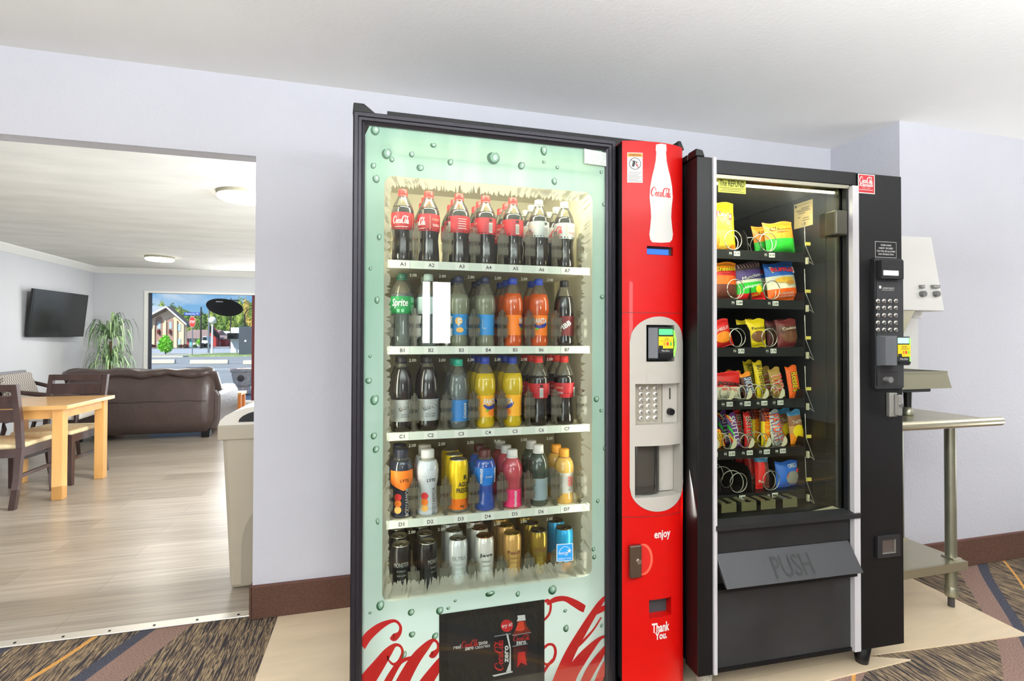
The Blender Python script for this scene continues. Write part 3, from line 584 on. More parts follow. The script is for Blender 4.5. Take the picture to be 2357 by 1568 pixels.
for i, (px, yb, yt, w_) in enumerate(((352, 745, 700, 26), (372, 745, 690, 26), (396, 745, 698, 30), (412, 760, 704, 30), (430, 770, 718, 30), (447, 775, 722, 28), (466, 775, 716, 30), (486, 775, 712, 34), (505, 775, 706, 30), (524, 775, 700, 34), (545, 775, 690, 36), (566, 775, 684, 34), (585, 775, 690, 34), (440, 790, 742, 30), (462, 790, 745, 30), (484, 790, 748, 32), (508, 790, 742, 34), (532, 790, 738, 34), (556, 790, 735, 36), (578, 790, 730, 36), (518, 760, 684, 20), (552, 750, 682, 24))):
    blob(px, yb, yt, w_, Yf+(13+(i % 3)*9 if i < 13 else (i % 3)*6), TR[i % 4 if px > 530 or i % 4 < 3 else 1], 'tree', TL, 'tree', 'hillside trees', n=800, seed=i+20)
p = gnd(558, 906); Yp = p.y; URN = pm('stone_urn', (206, 190, 182), .8, var=.25, scale=14, bump=.5, bscale=40)
t = thing('stone_planter', 'weathered square stone planter standing outside the lounge window', 'planter', (p.x+.02, Yp, 0))
c = p.x+.02
MB().lathe([(0, .0), (.17, 0), (.19, .05), (.14, .1), (.13, .14), (.19, .2), (.25, .46), (.29, .49), (.29, .54), (.25, .54), (.24, .5), (0, .5)], URN, (c, Yp, 0), 8, False).build('bowl', t)
MB().lathe([(0, .0), (.06, 0), (.07, .03), (.05, .06), (0, .07)], pm('urn_dark', (96, 82, 76), .8), X=Matrix.Translation((c, Yp-.215, .34)) @ Matrix.Rotation(R(80), 4, 'X'), seg=10).build('rosette', t)
# ================================================================== DRINKS MACHINE
YF = 1.577                                   # front of the door frame
def gl(px, py, y=YF+.019): v = atY(px, py, y); return v.x, v.z
FRAME = pm('anodised_frame', (42, 40, 46), .36, .6, bump=.05, bscale=300, stretch=(1, 1, .05)); REDP = pm('machine_red', (166, 5, 3), .42, spec=.18, coat=.1, var=.03, scale=3)
GREYP = pm('grey_panel', (176, 172, 162), .42, bump=.04, bscale=500); CREAMI = pm('cooler_liner', (232, 226, 200), .6)
PAPER = pm('paper_white', (238, 238, 232), .6); INK = pm('ink_black', (24, 22, 22), .6); CRED = pm('logo_red', (196, 6, 14), .45)
vm = thing('vending_machine', 'big glass-front drinks vending machine with a red control column', 'vending machine', (.4, YF, 0))
X0, X1, ZT = -.06, .797, 1.877
# cabinet shell open at the front
mb = MB()
for x0, x1, y0, y1, z0, z1 in ((X0+.012, X0+.03, YF+.07, 2.3, .06, 1.878), (1.0, 1.02, YF+.07, 2.3, .06, 1.915), (X0+.03, 1.0, YF+.07, 2.3, 1.86, 1.878), (.04, 1.0, YF+.07, 2.3, 1.878, 1.916), (X0+.03, 1.0, YF+.07, 2.3, .06, .09), (X0+.03, 1.0, 2.28, 2.3, .09, 1.89)): mb.box(x0, x1, y0, y1, z0, z1, BLACK)
mb.build('cabinet', vm)
for x in (0, .95):
    for y in (1.72, 2.2): MB().cyl((x, y, .003), (x, y, .06), .03, BLACK).build('foot', vm)
MB().box(X0+.03, .78, YF+.071, YF+.085, .02, .09, BLACK).build('kick_plate', vm)
# mitred door frame
mb = MB(); loops = [(0, YF+.07), (0, YF+.004), (.004, YF), (.014, YF), (.016, YF+.004), (.024, YF+.004), (.027, YF+.008), (.034, YF+.012), (.034, YF+.03)]
vs = []
for ins, y in loops:
    a, b, c, d = X0+ins, X1-ins, .008+ins, ZT-ins
    vs += [(a, y, c), (b, y, c), (b, y, d), (a, y, d)]
mb.add(vs, [(4*i+k, 4*i+(k+1) % 4, 4*i+4+(k+1) % 4, 4*i+4+k) for i in range(len(loops)-1) for k in range(4)], FRAME); mb.build('door_frame', vm)
MB().box(-.029, .766, YF+.012, YF+.014, .04, 1.846, clear('door_glass', (252, 255, 253), gloss=.36)).build('glass_pane', vm)
# printed green film with a window left free
(fx0, fz1), (fx1, _z) = gl(884, 404), gl(1364, 440)
fz1 = 1.697; fz0 = .402; fx0 += .001
def printmat():
    m, nt, b = _new('printed_film'); nt.nodes.remove(b); out = nt.nodes['Material Output']
    P = nt.nodes.new('ShaderNodeTexCoord').outputs['Object']
    n = noise_tex(nt, P, 1, 3, .5, (9, 9, 1.2))
    col = ramp_const(nt, n, [(.3, (168, 214, 194)), (.5, (188, 226, 210)), (.72, (214, 240, 230))], 'LINEAR')
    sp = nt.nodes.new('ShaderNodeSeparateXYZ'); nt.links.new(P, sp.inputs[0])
    col = mixc(nt, ramp_const(nt, sp.outputs['Z'], [(.2, (1, 1, 1, 1)), (.6, (.25, .25, .25, 1)), (1, (.1, .1, .1, 1))], 'LINEAR'), col, lin((244, 255, 251)))  # print paler towards the bottom, lifted to offset weak front light there
    d = nt.nodes.new('ShaderNodeBsdfDiffuse'); tl = nt.nodes.new('ShaderNodeBsdfTranslucent'); tr = nt.nodes.new('ShaderNodeBsdfTransparent')
    for q in (d, tl): nt.links.new(col, q.inputs[0])
    a = nt.nodes.new('ShaderNodeMixShader'); a.inputs[0].default_value = .2; nt.links.new(d.outputs[0], a.inputs[1]); nt.links.new(tl.outputs[0], a.inputs[2])
    c = nt.nodes.new('ShaderNodeMixShader'); c.inputs[0].default_value = .03; nt.links.new(a.outputs[0], c.inputs[1]); nt.links.new(tr.outputs[0], c.inputs[2])
    nt.links.new(c.outputs[0], out.inputs[0]); return m
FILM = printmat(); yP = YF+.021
def rrect(x0, x1, z0, z1, r, n=5):
    out = []
    for cx, cz, a0 in ((x1-r, z1-r, 0), (x0+r, z1-r, 90), (x0+r, z0+r, 180), (x1-r, z0+r, 270)):
        out += [(cx+r*math.cos(R(a0+90*i/n)), cz+r*math.sin(R(a0+90*i/n))) for i in range(n+1)]
    return out
def frame_between(mb, outer, inner, fn, m):
    n = len(inner); o = [fn(*p) for p in outer]+[fn(*p) for p in inner]
    return mb.add(o, [(i, (i+1) % n, n+(i+1) % n, n+i) for i in range(n)], m)
inner = rrect(fx0, fx1, fz0, fz1, .028)
def outp(p):
    x, z = p; cx, cz = (fx0+fx1)/2, (fz0+fz1)/2
    k = 5+1
    return None
outer = []
for i, (x, z) in enumerate(inner):
    c, k = divmod(i, 6)
    ox, oz = ((.764, 1.844), (-.027, 1.844), (-.027, .042), (.764, .042))[c]
    t_ = k/5
    if c == 0: outer.append((ox, z+(oz-z)*min(1, t_*2)) if t_ <= .5 else (x+(ox-x)*(2-2*t_), oz))
    if c == 1: outer.append((x+(ox-x)*min(1, t_*2), oz) if t_ <= .5 else (ox, z+(oz-z)*(2-2*t_)))
    if c == 2: outer.append((ox, z+(oz-z)*min(1, t_*2)) if t_ <= .5 else (x+(ox-x)*(2-2*t_), oz))
    if c == 3: outer.append((x+(ox-x)*min(1, t_*2), oz) if t_ <= .5 else (ox, z+(oz-z)*(2-2*t_)))
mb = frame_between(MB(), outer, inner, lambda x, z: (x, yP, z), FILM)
DROPD = pm('drop_dark', (44, 92, 60), .4); DROPM = pm('drop_mid', (150, 190, 164), .4); DROPL = pm('drop_light', (226, 240, 230), .3); yD = yP-.001
def drop(mb, px, py, w, h, rot=0):
    x, z = gl(px, py, yD); k = 1/715
    f = lambda a, b: (x+a*math.cos(rot)-b*math.sin(rot), yD, z+a*math.sin(rot)+b*math.cos(rot))
    a_, b_ = w*k/2, h*k/2
    f2 = lambda p, q: (f(p, q)[0], yD-.0004, f(p, q)[2])
    mb.disc((0, 0), a_*.92, DROPM, f, 14, b_*.92)
    mb.strokes([[(-.55*a_, .8*b_, .12*a_), (-.98*a_, .1*b_, .5*a_), (-.75*a_, -.65*b_, .62*a_), (-.05*a_, -b_, .5*a_), (.7*a_, -.62*b_, .25*a_), (.98*a_, .1*b_, .1*a_), (.7*a_, .72*b_, .08*a_), (.1*a_, 1.0*b_, .08*a_)]], DROPD, f2, 4)
    mb.disc((.22*a_, .12*b_), a_*.4, DROPL, f2, 10, b_*.5)
DR = [(864, 299, 16, 20), (891, 353, 18, 22), (902, 367, 9, 11), (948, 355, 10, 12), (860, 381, 10, 13), (866, 411, 13, 17), (968, 386, 14, 14), (998, 334, 12, 9), (1037, 373, 11, 14), (1137, 363, 26, 26), (1201, 381, 14, 18), (1252, 346, 14, 22), (1252, 373, 7, 7), (1283, 385, 8, 8), (1276, 417, 12, 16), (1384, 396, 7, 8), (853, 618, 6, 8), (1390, 470, 8, 10), (873, 545, 8, 14), (868, 690, 9, 16), (852, 820, 6, 6), (849, 876, 12, 12), (863, 920, 15, 21), (861, 1003, 11, 14), (866, 1034, 11, 15), (869, 1200, 6, 14), (1386, 683, 10, 10), (1373, 918, 12, 14), (1384, 945, 8, 8), (1391, 1032, 6, 12), (1376, 1153, 8, 9), (1366, 1264, 8, 10), (1368, 1282, 9, 10), (876, 1393, 14, 20), (852, 1411, 5, 5), (947, 1409, 12, 14), (949, 1460, 12, 12), (1002, 1464, 11, 16), (931, 1508, 8, 18), (1129, 1366, 20, 9), (1192, 1367, 9, 12), (1272, 1357, 18, 20), (1048, 1383, 6, 5), (1013, 1405, 14, 16), (1032, 1400, 7, 6), (1301, 1406, 8, 7), (1303, 1446, 12, 16), (1350, 1445, 5, 6), (1385, 1440, 6, 9), (1392, 1540, 10, 16)]
for px, py, w_, h_ in DR: drop(mb, px, py, w_, h_, random.uniform(-.4, .3))
# wordmark on the film, traced in the plane of the glass
SW = 3.683
def sk(pts): return [(800+x/SW, 1350+y/SW, w/SW) for x, y, w in pts]
BIG = [sk(p) for p in (
 [(120, 520, 60), (170, 430, 74), (260, 350, 62), (350, 302, 36), (410, 296, 24), (448, 340, 24), (440, 396, 34), (395, 432, 66), (372, 420, 40)],
 [(120, 880, 150), (185, 775, 130), (265, 665, 104), (340, 560, 74), (400, 500, 34), (447, 508, 22), (466, 560, 24), (440, 632, 32), (392, 662, 24), (350, 628, 14), (338, 590, 12)],
 [(300, 900, 60), (350, 790, 60), (430, 660, 44), (490, 620, 30), (560, 600, 26)],
 [(430, 890, 120), (500, 745, 104), (580, 610, 90), (660, 515, 66), (722, 458, 30), (762, 480, 22), (766, 535, 30), (722, 580, 58), (700, 572, 36)],
 [(620, 880, 110), (690, 780, 100), (760, 680, 80), (800, 620, 60)],
 [(1660, 290, 20), (1708, 235, 20), (1722, 160, 20), (1700, 118, 22), (1672, 130, 24)],
 [(1690, 150, 24), (1760, 112, 44), (1840, 104, 44), (1920, 140, 62), (1990, 182, 66), (2010, 190, 56)],
 [(2215, 60, 16), (2150, 130, 40), (2080, 235, 56), (1980, 400, 72), (1890, 560, 84), (1820, 720, 96), (1760, 880, 100)],
 [(2150, 262, 12), (2080, 370, 16), (1990, 470, 22), (1900, 550, 24), (1850, 590, 20)],
 [(2200, 170, 30), (2150, 195, 46), (2095, 235, 20)],
 [(1655, 530, 22), (1700, 492, 22), (1745, 500, 22), (1762, 556, 24), (1740, 628, 24), (1690, 662, 22), (1655, 640, 18)],
 [(1640, 760, 26), (1690, 680, 24), (1740, 620, 24)],
 [(2200, 420, 20), (2140, 440, 28), (2060, 520, 64), (1970, 630, 94), (1900, 740, 104), (1850, 880, 104)],
 [(2195, 500, 24), (2130, 600, 60), (2060, 710, 76), (2000, 830, 70), (1980, 890, 66)],
 [(2190, 640, 40), (2150, 740, 60), (2100, 870, 60)])]
def clipx(px, py):
    x, z = gl(px, py, yP-.0012); return (min(max(x, -.027), .764), yP-.0012, z)
for i_, st_ in enumerate(BIG): mb.strokes([st_], CRED, lambda px, py, e_=.00012*i_: (lambda v: (v[0], v[1]-e_, v[2]))(clipx(px, py)), 8)
# black advert panel, flat print
AD0 = .0034
def fad(px, py, e=0): x, z = gl(px, py, yP-AD0-e); return (x, yP-AD0-e, z)
def adp(pts, m, e): mb.add([fad(1000+x/7.919, 1370+y/7.919, e) for x, y in pts], [tuple(range(len(pts)))], m)
ADB = pm('ad_black', (8, 8, 8), .5); ADG = pm('ad_grey', (22, 22, 23), .5); ADW = pm('ad_white', (228, 228, 228), .5); ADR = pm('ad_red', (186, 24, 30), .45); ADL = pm('ad_silver', (150, 152, 156), .4)
adp([(85, 355), (2005, 80), (2005, 1900), (85, 1900)], ADB, 0)
adp([(245, 450), (1870, 235), (1870, 1900), (245, 1900)], ADG, .0003)
def adfn(e, sl=-.13): return lambda x, y: fad(1000+x/7.919, 1370+(-y)/7.919, e)
mb.disc((1320, -560), 112, ADR, adfn(.0006)); 
def slant(cx, cy, sl, e): return lambda x, y: fad(1000+(cx+x)/7.919, 1370+(cy-y+x*sl)/7.919, e)
mb.text('try it!', ADW, slant(1322, 560, -.2, .0009), w=190, h=86, bold=.02)
mb.text('real', ADW, slant(415, 945, -.14, .0006), w=135, h=75, bold=.01)
script(mb, ADR, slant(650, 885, -.14, .0006), 300, hs=1.3)
mb.text('taste', ADW, slant(885, 870, -.14, .0006), w=165, h=60, bold=.01)
mb.text('zero', ADW, slant(635, 975, -.14, .0006), w=160, h=56, bold=.03); mb.text('calories', ADW, slant(875, 932, -.14, .0006), w=270, h=70)
# can
adp([(1085, 750), (1385, 700), (1440, 760), (1430, 1390), (1390, 1430), (1100, 1490), (1060, 1440)], ADB, .0005)
adp([(1095, 748), (1385, 698), (1395, 715), (1090, 765)], ADL, .0008); adp([(1050, 1465), (1425, 1385), (1425, 1410), (1090, 1490)], ADW, .0008)
adp([(1305, 700), (1340, 705), (1390, 950), (1395, 1390), (1305, 1405), (1365, 1240), (1375, 1000)], ADW, .0007)
script(mb, ADR, slant(1175, 1095, 0, .0009), 560, rot=PI/2, hs=.95)
mb.text('zero', ADW, slant(1315, 1075, 0, .0009), w=310, h=70, rot=PI/2, bold=.03)
# bottle
adp([(1510, 480), (1655, 455), (1680, 560), (1760, 680), (1420, 730), (1490, 620)], pm('ad_bottle', (120, 28, 20), .4), .0004)
adp([(1540, 490), (1620, 480), (1650, 620), (1590, 660), (1470, 650)], pm('ad_amber', (206, 60, 34), .4), .0006)
adp([(1510, 375), (1650, 360), (1660, 440), (1665, 460), (1500, 480), (1520, 430)], ADW, .0006)
adp([(1420, 730), (1760, 675), (1760, 690), (1420, 745)], ADL, .0006)
script(mb, ADR, slant(1590, 780, -.1, .0006), 300, hs=1.1); mb.text('zero', ADW, slant(1580, 870, -.1, .0006), w=180, h=60, bold=.02)
adp([(1420, 930), (1700, 880), (1700, 895), (1420, 948)], ADL, .0006)
adp([(1430, 950), (1690, 920), (1690, 980), (1700, 1290), (1500, 1340), (1450, 1180)], pm('ad_cola', (64, 12, 14), .4), .0004)
adp([(1520, 1050), (1650, 1030), (1680, 1280), (1580, 1230), (1510, 1320)], ADR, .0006)
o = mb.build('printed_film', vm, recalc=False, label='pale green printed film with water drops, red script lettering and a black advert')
# frost ring with a ragged inner edge, on the glass
FROST = clear('frost_print', (255, 255, 255), gloss=.0, body=.6, brgb=(226, 226, 212)); rnd = random.Random(3)
def ragged(x0, x1, z0, z1):
    P = []
    def run(ax, az, bx, bz, n, amp):
        l = math.hypot(bx-ax, bz-az)
        for i in range(n):
            t_ = min(max((i+rnd.uniform(-.4, .4))/n, 0), 1); d = amp*(rnd.random()**2.2) if rnd.random() < .55 else amp*rnd.uniform(-.12, .12)
            nx, nz = (bz-az), -(bx-ax); P.append((ax+(bx-ax)*t_+nx/l*d, az+(bz-az)*t_+nz/l*d))
    run(x0, z1, x0, z0, 220, .02); run(x0, z0, x1, z0, 220, .05); run(x1, z0, x1, z1, 220, .02); run(x1, z1, x0, z1, 220, .036)
    return P
b_ = (fx0+.02, fx1-.04, fz0+.058, fz1-.034); rg = ragged(*b_); n = len(rg); outr = []
for i in range(220): outr.append((fx0, fz1-(fz1-fz0)*i/220))
for i in range(220): outr.append((fx0+(fx1-fx0)*i/220, fz0))
for i in range(220): outr.append((fx1, fz0+(fz1-fz0)*i/220))
for i in range(220): outr.append((fx1-(fx1-fx0)*i/220, fz1))
mb = frame_between(MB(), outr, rg, lambda x, z: (x, yP+.001, z), FROST); mb.build('frost_border', vm, recalc=False, label='cream ragged frost print around the window')
mb = MB(); q = [gl(*p, YF+.011) for p in ((1345, 342), (1397, 352), (1396, 383), (1345, 376))]
mb.add([(x, YF+.0112, z) for x, z in q], [(0, 1, 2, 3)], pm('torn_tape', (196, 200, 196), .6, var=.1, scale=60)); mb.build('torn_sticker', vm, label='torn grey sticker in the upper corner')
# blue efficiency sticker
fs = lambda x, y: (lambda v: (v.x, YF+.0112, v.z))(atY(1300+x, 1272-y-x*.07, YF+.0112))
mb = MB(); mb.rect(-19, 19, -20, 20, PAPER, fs); fs2 = lambda x, y: (lambda v: (v[0], v[1]-.0004, v[2]))(fs(x, y)); mb.rect(-17.5, 17.5, -18.5, 18.5, pm('sticker_blue', (30, 140, 206), .5), fs2)
fs3 = lambda x, y: (lambda v: (v[0], v[1]-.0008, v[2]))(fs(x, y))
mb.strokes([[(-15, -2, 1), (-9, 9, 1), (0, 14, 1), (9, 10, 1), (14, 2, 1)]], PAPER, fs3, 5); mb.text('energy', PAPER, fs3, w=22, h=8, cx=-2, cy=-3, shear=.3)
st5 = [(10+(6 if k % 2 == 0 else 2.4)*math.sin(k*PI/5), 3+(6 if k % 2 == 0 else 2.4)*math.cos(k*PI/5)) for k in range(10)]; mb.poly(st5, fs3, PAPER)
mb.text('ENERGY STAR', PAPER, fs3, w=30, h=4, cy=-14); mb.build('efficiency_sticker', vm, recalc=False, label='square blue sticker low on the glass')
for px, py, w_ in ((830, 248, .05), (1560, 333, .018)):
    v = atY(px, py, 1.6); MB().prism([(v.x-w_*.45, 1.87), (v.x+w_, 1.874), (v.x+w_*.2, v.z+.008), (v.x-w_*.4, v.z+.008)], 1.585, 1.64, BLACK).build('hinge_cap', vm, bevel=.003)
# interior
mb = MB(); lx0, lx1, ly0, ly1, lz0, lz1 = -.02, .77, YF+.055, 2.26, .1, 1.83
mb.add([(x, y, z) for z in (lz0, lz1) for y in (ly0, ly1) for x in (lx0, lx1)], [(0, 1, 3, 2), (4, 5, 7, 6), (2, 3, 7, 6), (0, 2, 6, 4), (1, 3, 7, 5)], CREAMI); mb.build('cooler_liner', vm, recalc=False)
MB().box(.0, .75, 2.06, 2.08, .12, 1.45, pm('gap_shade_grey', (120, 112, 84), .6)).build('dark_back_sheet', vm)  # invented sheet, coloured dark to deepen the gaps behind the drinks
MB().cyl((.06, YF+.075, 1.80), (.74, YF+.075, 1.80), .013, glow('tube_glow', (255, 240, 190), 3)).build('lamp_tube', vm)
YL = 1.68; SHZ = {'A': atY(1120, 607, YL).z, 'B': atY(1120, 797, YL).z, 'C': atY(1120, 987, YL).z, 'D': atY(1120, 1180, YL).z, 'E': atY(1120, 1352, YL).z}
PXC = {'A': (928, 988, 1057, 1117, 1182, 1242, 1300)}
CX = [atY(px, 700, 1.735).x for px in (926, 986, 1056, 1117, 1180, 1240, 1299)]
LIP = pm('shelf_lip', (214, 222, 210), .5); TAGM = pm('shelf_tag', (232, 234, 226), .6)
GATE = clear('gate_plastic', (236, 234, 222), gloss=.5, rough=.08, body=.15, brgb=(226, 222, 206))
LX = [atY(px, 800, YL).x for px in (926, 992, 1062, 1124, 1186, 1246, 1305)]
PRICE = pm('price_digits', (196, 194, 176), .6)
for rw, z in SHZ.items():
    sh = MB().box(.045, .745, YL+.004, 2.05, z-.014, z-.004, CREAMI).box(.045, .745, YL, YL+.006, z-.026, z, LIP).build('shelf', vm)
    if rw != 'E':
        mb = MB()
        for i, x in enumerate(LX):
            mb.rect(x-.022, x+.022, z-.0245, z-.0015, TAGM, lambda a, b: (a, YL-.0006, b)); mb.text(rw+str(i+1), INK, fplane(x, z-.013, YL-.0012), h=.012, bold=.01)
        mb.build('shelf_tags', sh, recalc=False)
        mb = MB()
        for i, x in enumerate(LX[:-1]): mb.text('2.00', PRICE, fplane((x+LX[i+1])/2-.012, z-.046, YL+.012), h=.0095)
        mb.build('price_digits', sh, recalc=False)
    for i in range(8):
        x = CX[i]-.048 if i < 7 else CX[6]+.048; y = YL+.006; h_ = .125 if rw != 'E' else .09
        g = MB(); g.box(x-.005, x+.005, y, y+.03, z, z+.012, GATE).box(x-.004, x+.004, y+.004, y+.022, z, z+h_, GATE)
        for zz in (.3, .62): g.box(x-.019, x+.019, y-.002, y+.003, z+h_*zz-.004, z+h_*zz+.022, GATE)
        
        for dx in (-.015, -.0105, .0075, .012): g.box(x+dx, x+dx+.0022, y-.001, y+.012, z+h_*.22, z+h_*(.94 if abs(dx) < .012 else .8), GATE)
        g.box(x-.009, x+.009, y+.024, y+.03, z, z+h_*.9, GATE)
        g.build('bottle_gate', vm)
# red control column: arc in plan
ARC = [(.797, 1.5365), (.812, 1.531), (.838, 1.5245), (.865, 1.520), (.89, 1.5175), (.911, 1.516), (.93, 1.516), (.951, 1.5172), (.973, 1.5205), (.993, 1.525), (1.012, 1.5315), (1.028, 1.540)]
ARC = [p[:2] for p in spline([(x, y, 0) for x, y in ARC], 4)]
AS = [0]
for p, q in zip(ARC, ARC[1:]): AS.append(AS[-1]+math.hypot(q[0]-p[0], q[1]-p[1]))
SM = AS[-1]
def apt(s, z, e=0.):
    s = min(max(s, 0), SM); i = max(k for k in range(len(AS)-1) if AS[k] <= s+1e-9); t_ = (s-AS[i])/(AS[i+1]-AS[i])
    p, q = ARC[i], ARC[i+1]; l = math.hypot(q[0]-p[0], q[1]-p[1]); nx, ny = (q[1]-p[1])/l, -(q[0]-p[0])/l
    if ny > 0: nx, ny = -nx, -ny
    return (p[0]+(q[0]-p[0])*t_+nx*e, p[1]+(q[1]-p[1])*t_+ny*e, z)
def ahit(px, py):
    """pixel -> (arc length, z) on the column face"""
    d = ray(px, py); best = None
    for i in range(len(ARC)-1):
        (ax, ay), (bx, by) = ARC[i], ARC[i+1]; ex, ey = bx-ax, by-ay
        det = d.x*(-ey)+ex*d.y
        k = (ax*(-ey)+ex*ay)/det; u = (d.x*ay-d.y*ax)/det
        if -.02 <= u <= 1.02: best = (AS[i]+min(max(u, 0), 1)*(AS[i+1]-AS[i]), EYE.z+d.z*k); break
    if best is None:
        k = ARC[-1][1]/d.y if px > 1500 else ARC[0][1]/d.y; best = (SM if px > 1500 else 0, EYE.z+d.z*k)
    return best
ZC0, ZC1 = .02, 1.86
def patch(mb, zlo, zhi, holes, m, e, s0=0, s1=SM, n=40, walls=True):
    """curved sheet between zlo(s) and zhi(s) with rectangular holes (sa, sb, za, zb)"""
    S = sorted(set([s0+(s1-s0)*i/n for i in range(n+1)]+[h[0] for h in holes]+[h[1] for h in holes]))
    for a, b in zip(S, S[1:]):
        if b-a < 1e-6: continue
        mid = (a+b)/2; hs = sorted([h for h in holes if h[0] <= mid <= h[1]], key=lambda h: h[2])
        la, lb = zlo(a), zlo(b)
        for h in hs+[None]:
            ua, ub = (zhi(a), zhi(b)) if h is None else (h[2], h[2])
            mb.add([apt(a, la, e), apt(b, lb, e), apt(b, ub, e), apt(a, ua, e)], [(0, 1, 2, 3)], m, False)
            if h: la = lb = h[3]
    for h in holes if walls else ():
        for (a, za, b, zb) in ((h[0], h[2], h[0], h[3]), (h[1], h[2], h[1], h[3])):
            p0, p1 = apt(a, za, e), apt(a, zb, e); mb.add([p0, p1, (p1[0], p1[1]+.04, p1[2]), (p0[0], p0[1]+.04, p0[2])], [(0, 1, 2, 3)], m)
        for zz in (h[2], h[3]):
            k = [h[0]+(h[1]-h[0])*i/8 for i in range(9)]
            for a, b in zip(k, k[1:]):
                p0, p1 = apt(a, zz, e), apt(b, zz, e); mb.add([p0, p1, (p1[0], max(p1[1]+.04, 1.565), zz), (p0[0], max(p0[1]+.04, 1.565), zz)], [(0, 1, 2, 3)], m)
    return mb
pl, pt, pb = ahit(1449, 950)[0], ahit(1530, 729)[1], ahit(1510, 1178)[1]; prt = SM-.003
pc, pw, ph = (pl+prt)/2, (prt-pl)/2, .085
def pill_hi(s): u = max(0, 1-((s-pc)/pw)**2); return pt-ph+ph*math.sqrt(u)
def pill_lo(s): u = max(0, 1-((s-pc)/pw)**2); return pb+ph-ph*math.sqrt(u)
KH = (ahit(1462, 930)[0], ahit(1565, 930)[0]-.002, ahit(1490, 978)[1], ahit(1490, 884)[1])
PH = (ahit(1461, 1080)[0], ahit(1565, 1080)[0]-.002, ahit(1490, 1145)[1], ahit(1490, 1027)[1])
CH = (ahit(1487, 790)[0], ahit(1551, 790)[0], ahit(1500, 833)[1], ahit(1500, 748)[1])
DH = (ahit(1489, 577)[0], ahit(1549, 577)[0], ahit(1515, 587)[1], ahit(1515, 567)[1])
RH = (ahit(1494, 1400)[0], ahit(1545, 1400)[0], ahit(1515, 1422)[1], ahit(1515, 1380)[1])
mb = patch(MB(), lambda s: ZC0, lambda s: ZC1, [(KH[0]-.004, KH[1]+.001, PH[2]-.005, KH[3]+.005), (CH[0]-.002, CH[1]+.002, CH[2]-.002, CH[3]+.002)], REDP, 0, walls=False) if 0 else patch(patch(MB(), lambda s: ZC0, lambda s: pill_lo(pc)+.03, [RH], REDP, 0), lambda s: pill_lo(pc)+.03, lambda s: pill_hi(pc)-.02, [(KH[0]-.004, KH[1]+.001, PH[2]-.005, KH[3]+.005), (CH[0]-.002, CH[1]+.002, CH[2]-.002, CH[3]+.002)], REDP, 0, walls=False)
patch(mb, lambda s: pill_hi(pc)-.02, lambda s: ZC1, [DH], REDP, 0)
mb.prism(ARC+[(1.028, YF+.02), (.80, YF+.02)], ZC1-.001, ZC1, REDP, axis='z')
red = mb.build('red_column', vm, recalc=False, label='curved red column beside the glass door')
MB().box(.80, 1.026, 1.572, YF+.07, ZC0, ZC1-.003, BLACK).box(.8, 1.026, 1.552, 1.5725, ZC0, ZC0+.05, BLACK).prism([(.8, YF), (.80, 1.537), (.803, 1.537), (.803, YF)], ZC0, ZC1-.002, BLACK, axis='z').prism([(1.022, YF), (1.022, 1.54), (1.027, 1.541), (1.027, YF)], ZC0, ZC1-.002, BLACK, axis='z').build('column_box', vm)
for py in (720, 1189): 
    z = ahit(1500, py)[1]; mb = MB(); patch(mb, lambda s: z-.0012, lambda s: z+.0012, [], pm('seam_dark', (96, 10, 8), .6), .0004); mb.build('panel_seam', red, recalc=False)
mb = patch(MB(), pill_lo, pill_hi, [KH, PH, CH], GREYP, .0025, pl, prt)
pill = mb.build('grey_panel', vm, recalc=False, label='rounded light grey panel set into the red column')
def fcol(px, py, e=.0008):
    s0, z0 = ahit(px, py); return lambda x, y: apt(s0+x, z0+y, e)
# printed white bottle
mb = MB(); prof = [(0, 559), (20, 558), (25, 552), (27, 540), (25, 522), (23, 500), (24, 480), (26.5, 455), (25, 430), (21, 408), (16, 388), (12.5, 370), (11, 350), (12.5, 346), (11.5, 333), (0, 331)]
vs = []
for dx, py in prof:
    for k in range(11): s_, z_ = ahit(1521.5+dx*(k/5-1), py); vs.append(apt(s_, z_, .0008))
mb.add(vs, [(11*i+k, 11*i+k+1, 11*i+k+12, 11*i+k+11) for i in range(len(prof)-1) for k in range(10)], PAPER); script(mb, CRED, fcol(1522, 443, .0014), .077, hs=1.35, n=4)
mb.build('bottle_emblem', red, recalc=False, label='white bottle silhouette with red script')
mb = MB(); f = fcol(1461.5, 386); mb.rect(-.026, .026, -.05, .05, PAPER, f, 8); f2 = fcol(1461.5, 386, .0012); mb.rect(-.025, .025, .036, .048, pm('warn_orange', (232, 140, 40), .5), f2, 8)
f3 = fcol(1461.5, 386, .0016); mb.text('WARNING', INK, f3, w=.04, h=.007, cy=.042, bold=.02)
mb.strokes([[(.019*math.cos(a), .013+.019*math.sin(a), .0022) for a in [2*PI*i/16 for i in range(17)]], [(-.0135, .0265, .002), (.0135, -.0005, .002)]], INK, f2, 2)
mb.poly([(-.011, .004), (-.003, .002), (.002, .022), (-.006, .024)], f2, INK); mb.strokes([[(.005, .014, .003), (.007, .008, .003), (.009, 0, .002)], [(.003, .006, .002), (.011, .008, .002)]], pm('warn_red', (200, 40, 30), .5), f3, 2); mb.disc((.005, .0175), .003, INK, f3, 8)
for i in range(7): mb.rect(-.023, .023-(i % 3)*.006, -.017-i*.0048, -.0152-i*.0048, pm('small_print', (130, 126, 120), .6), f2, 5)
mb.build('warning_label', red, recalc=False, label='small white warning label with an orange band')
def inset(px0, px1, py0, py1): pass
# small blue display
p0 = apt(DH[0], DH[2]); p1 = apt(DH[1], DH[3]); MB().box(p0[0], p1[0], 1.532, 1.536, p0[2], p1[2], INK).box(p0[0]+.003, p1[0]-.012, 1.5305, 1.532, p0[2]+.004, p1[2]-.007, glow('display_blue', (30, 90, 220), .9)).build('display', red)
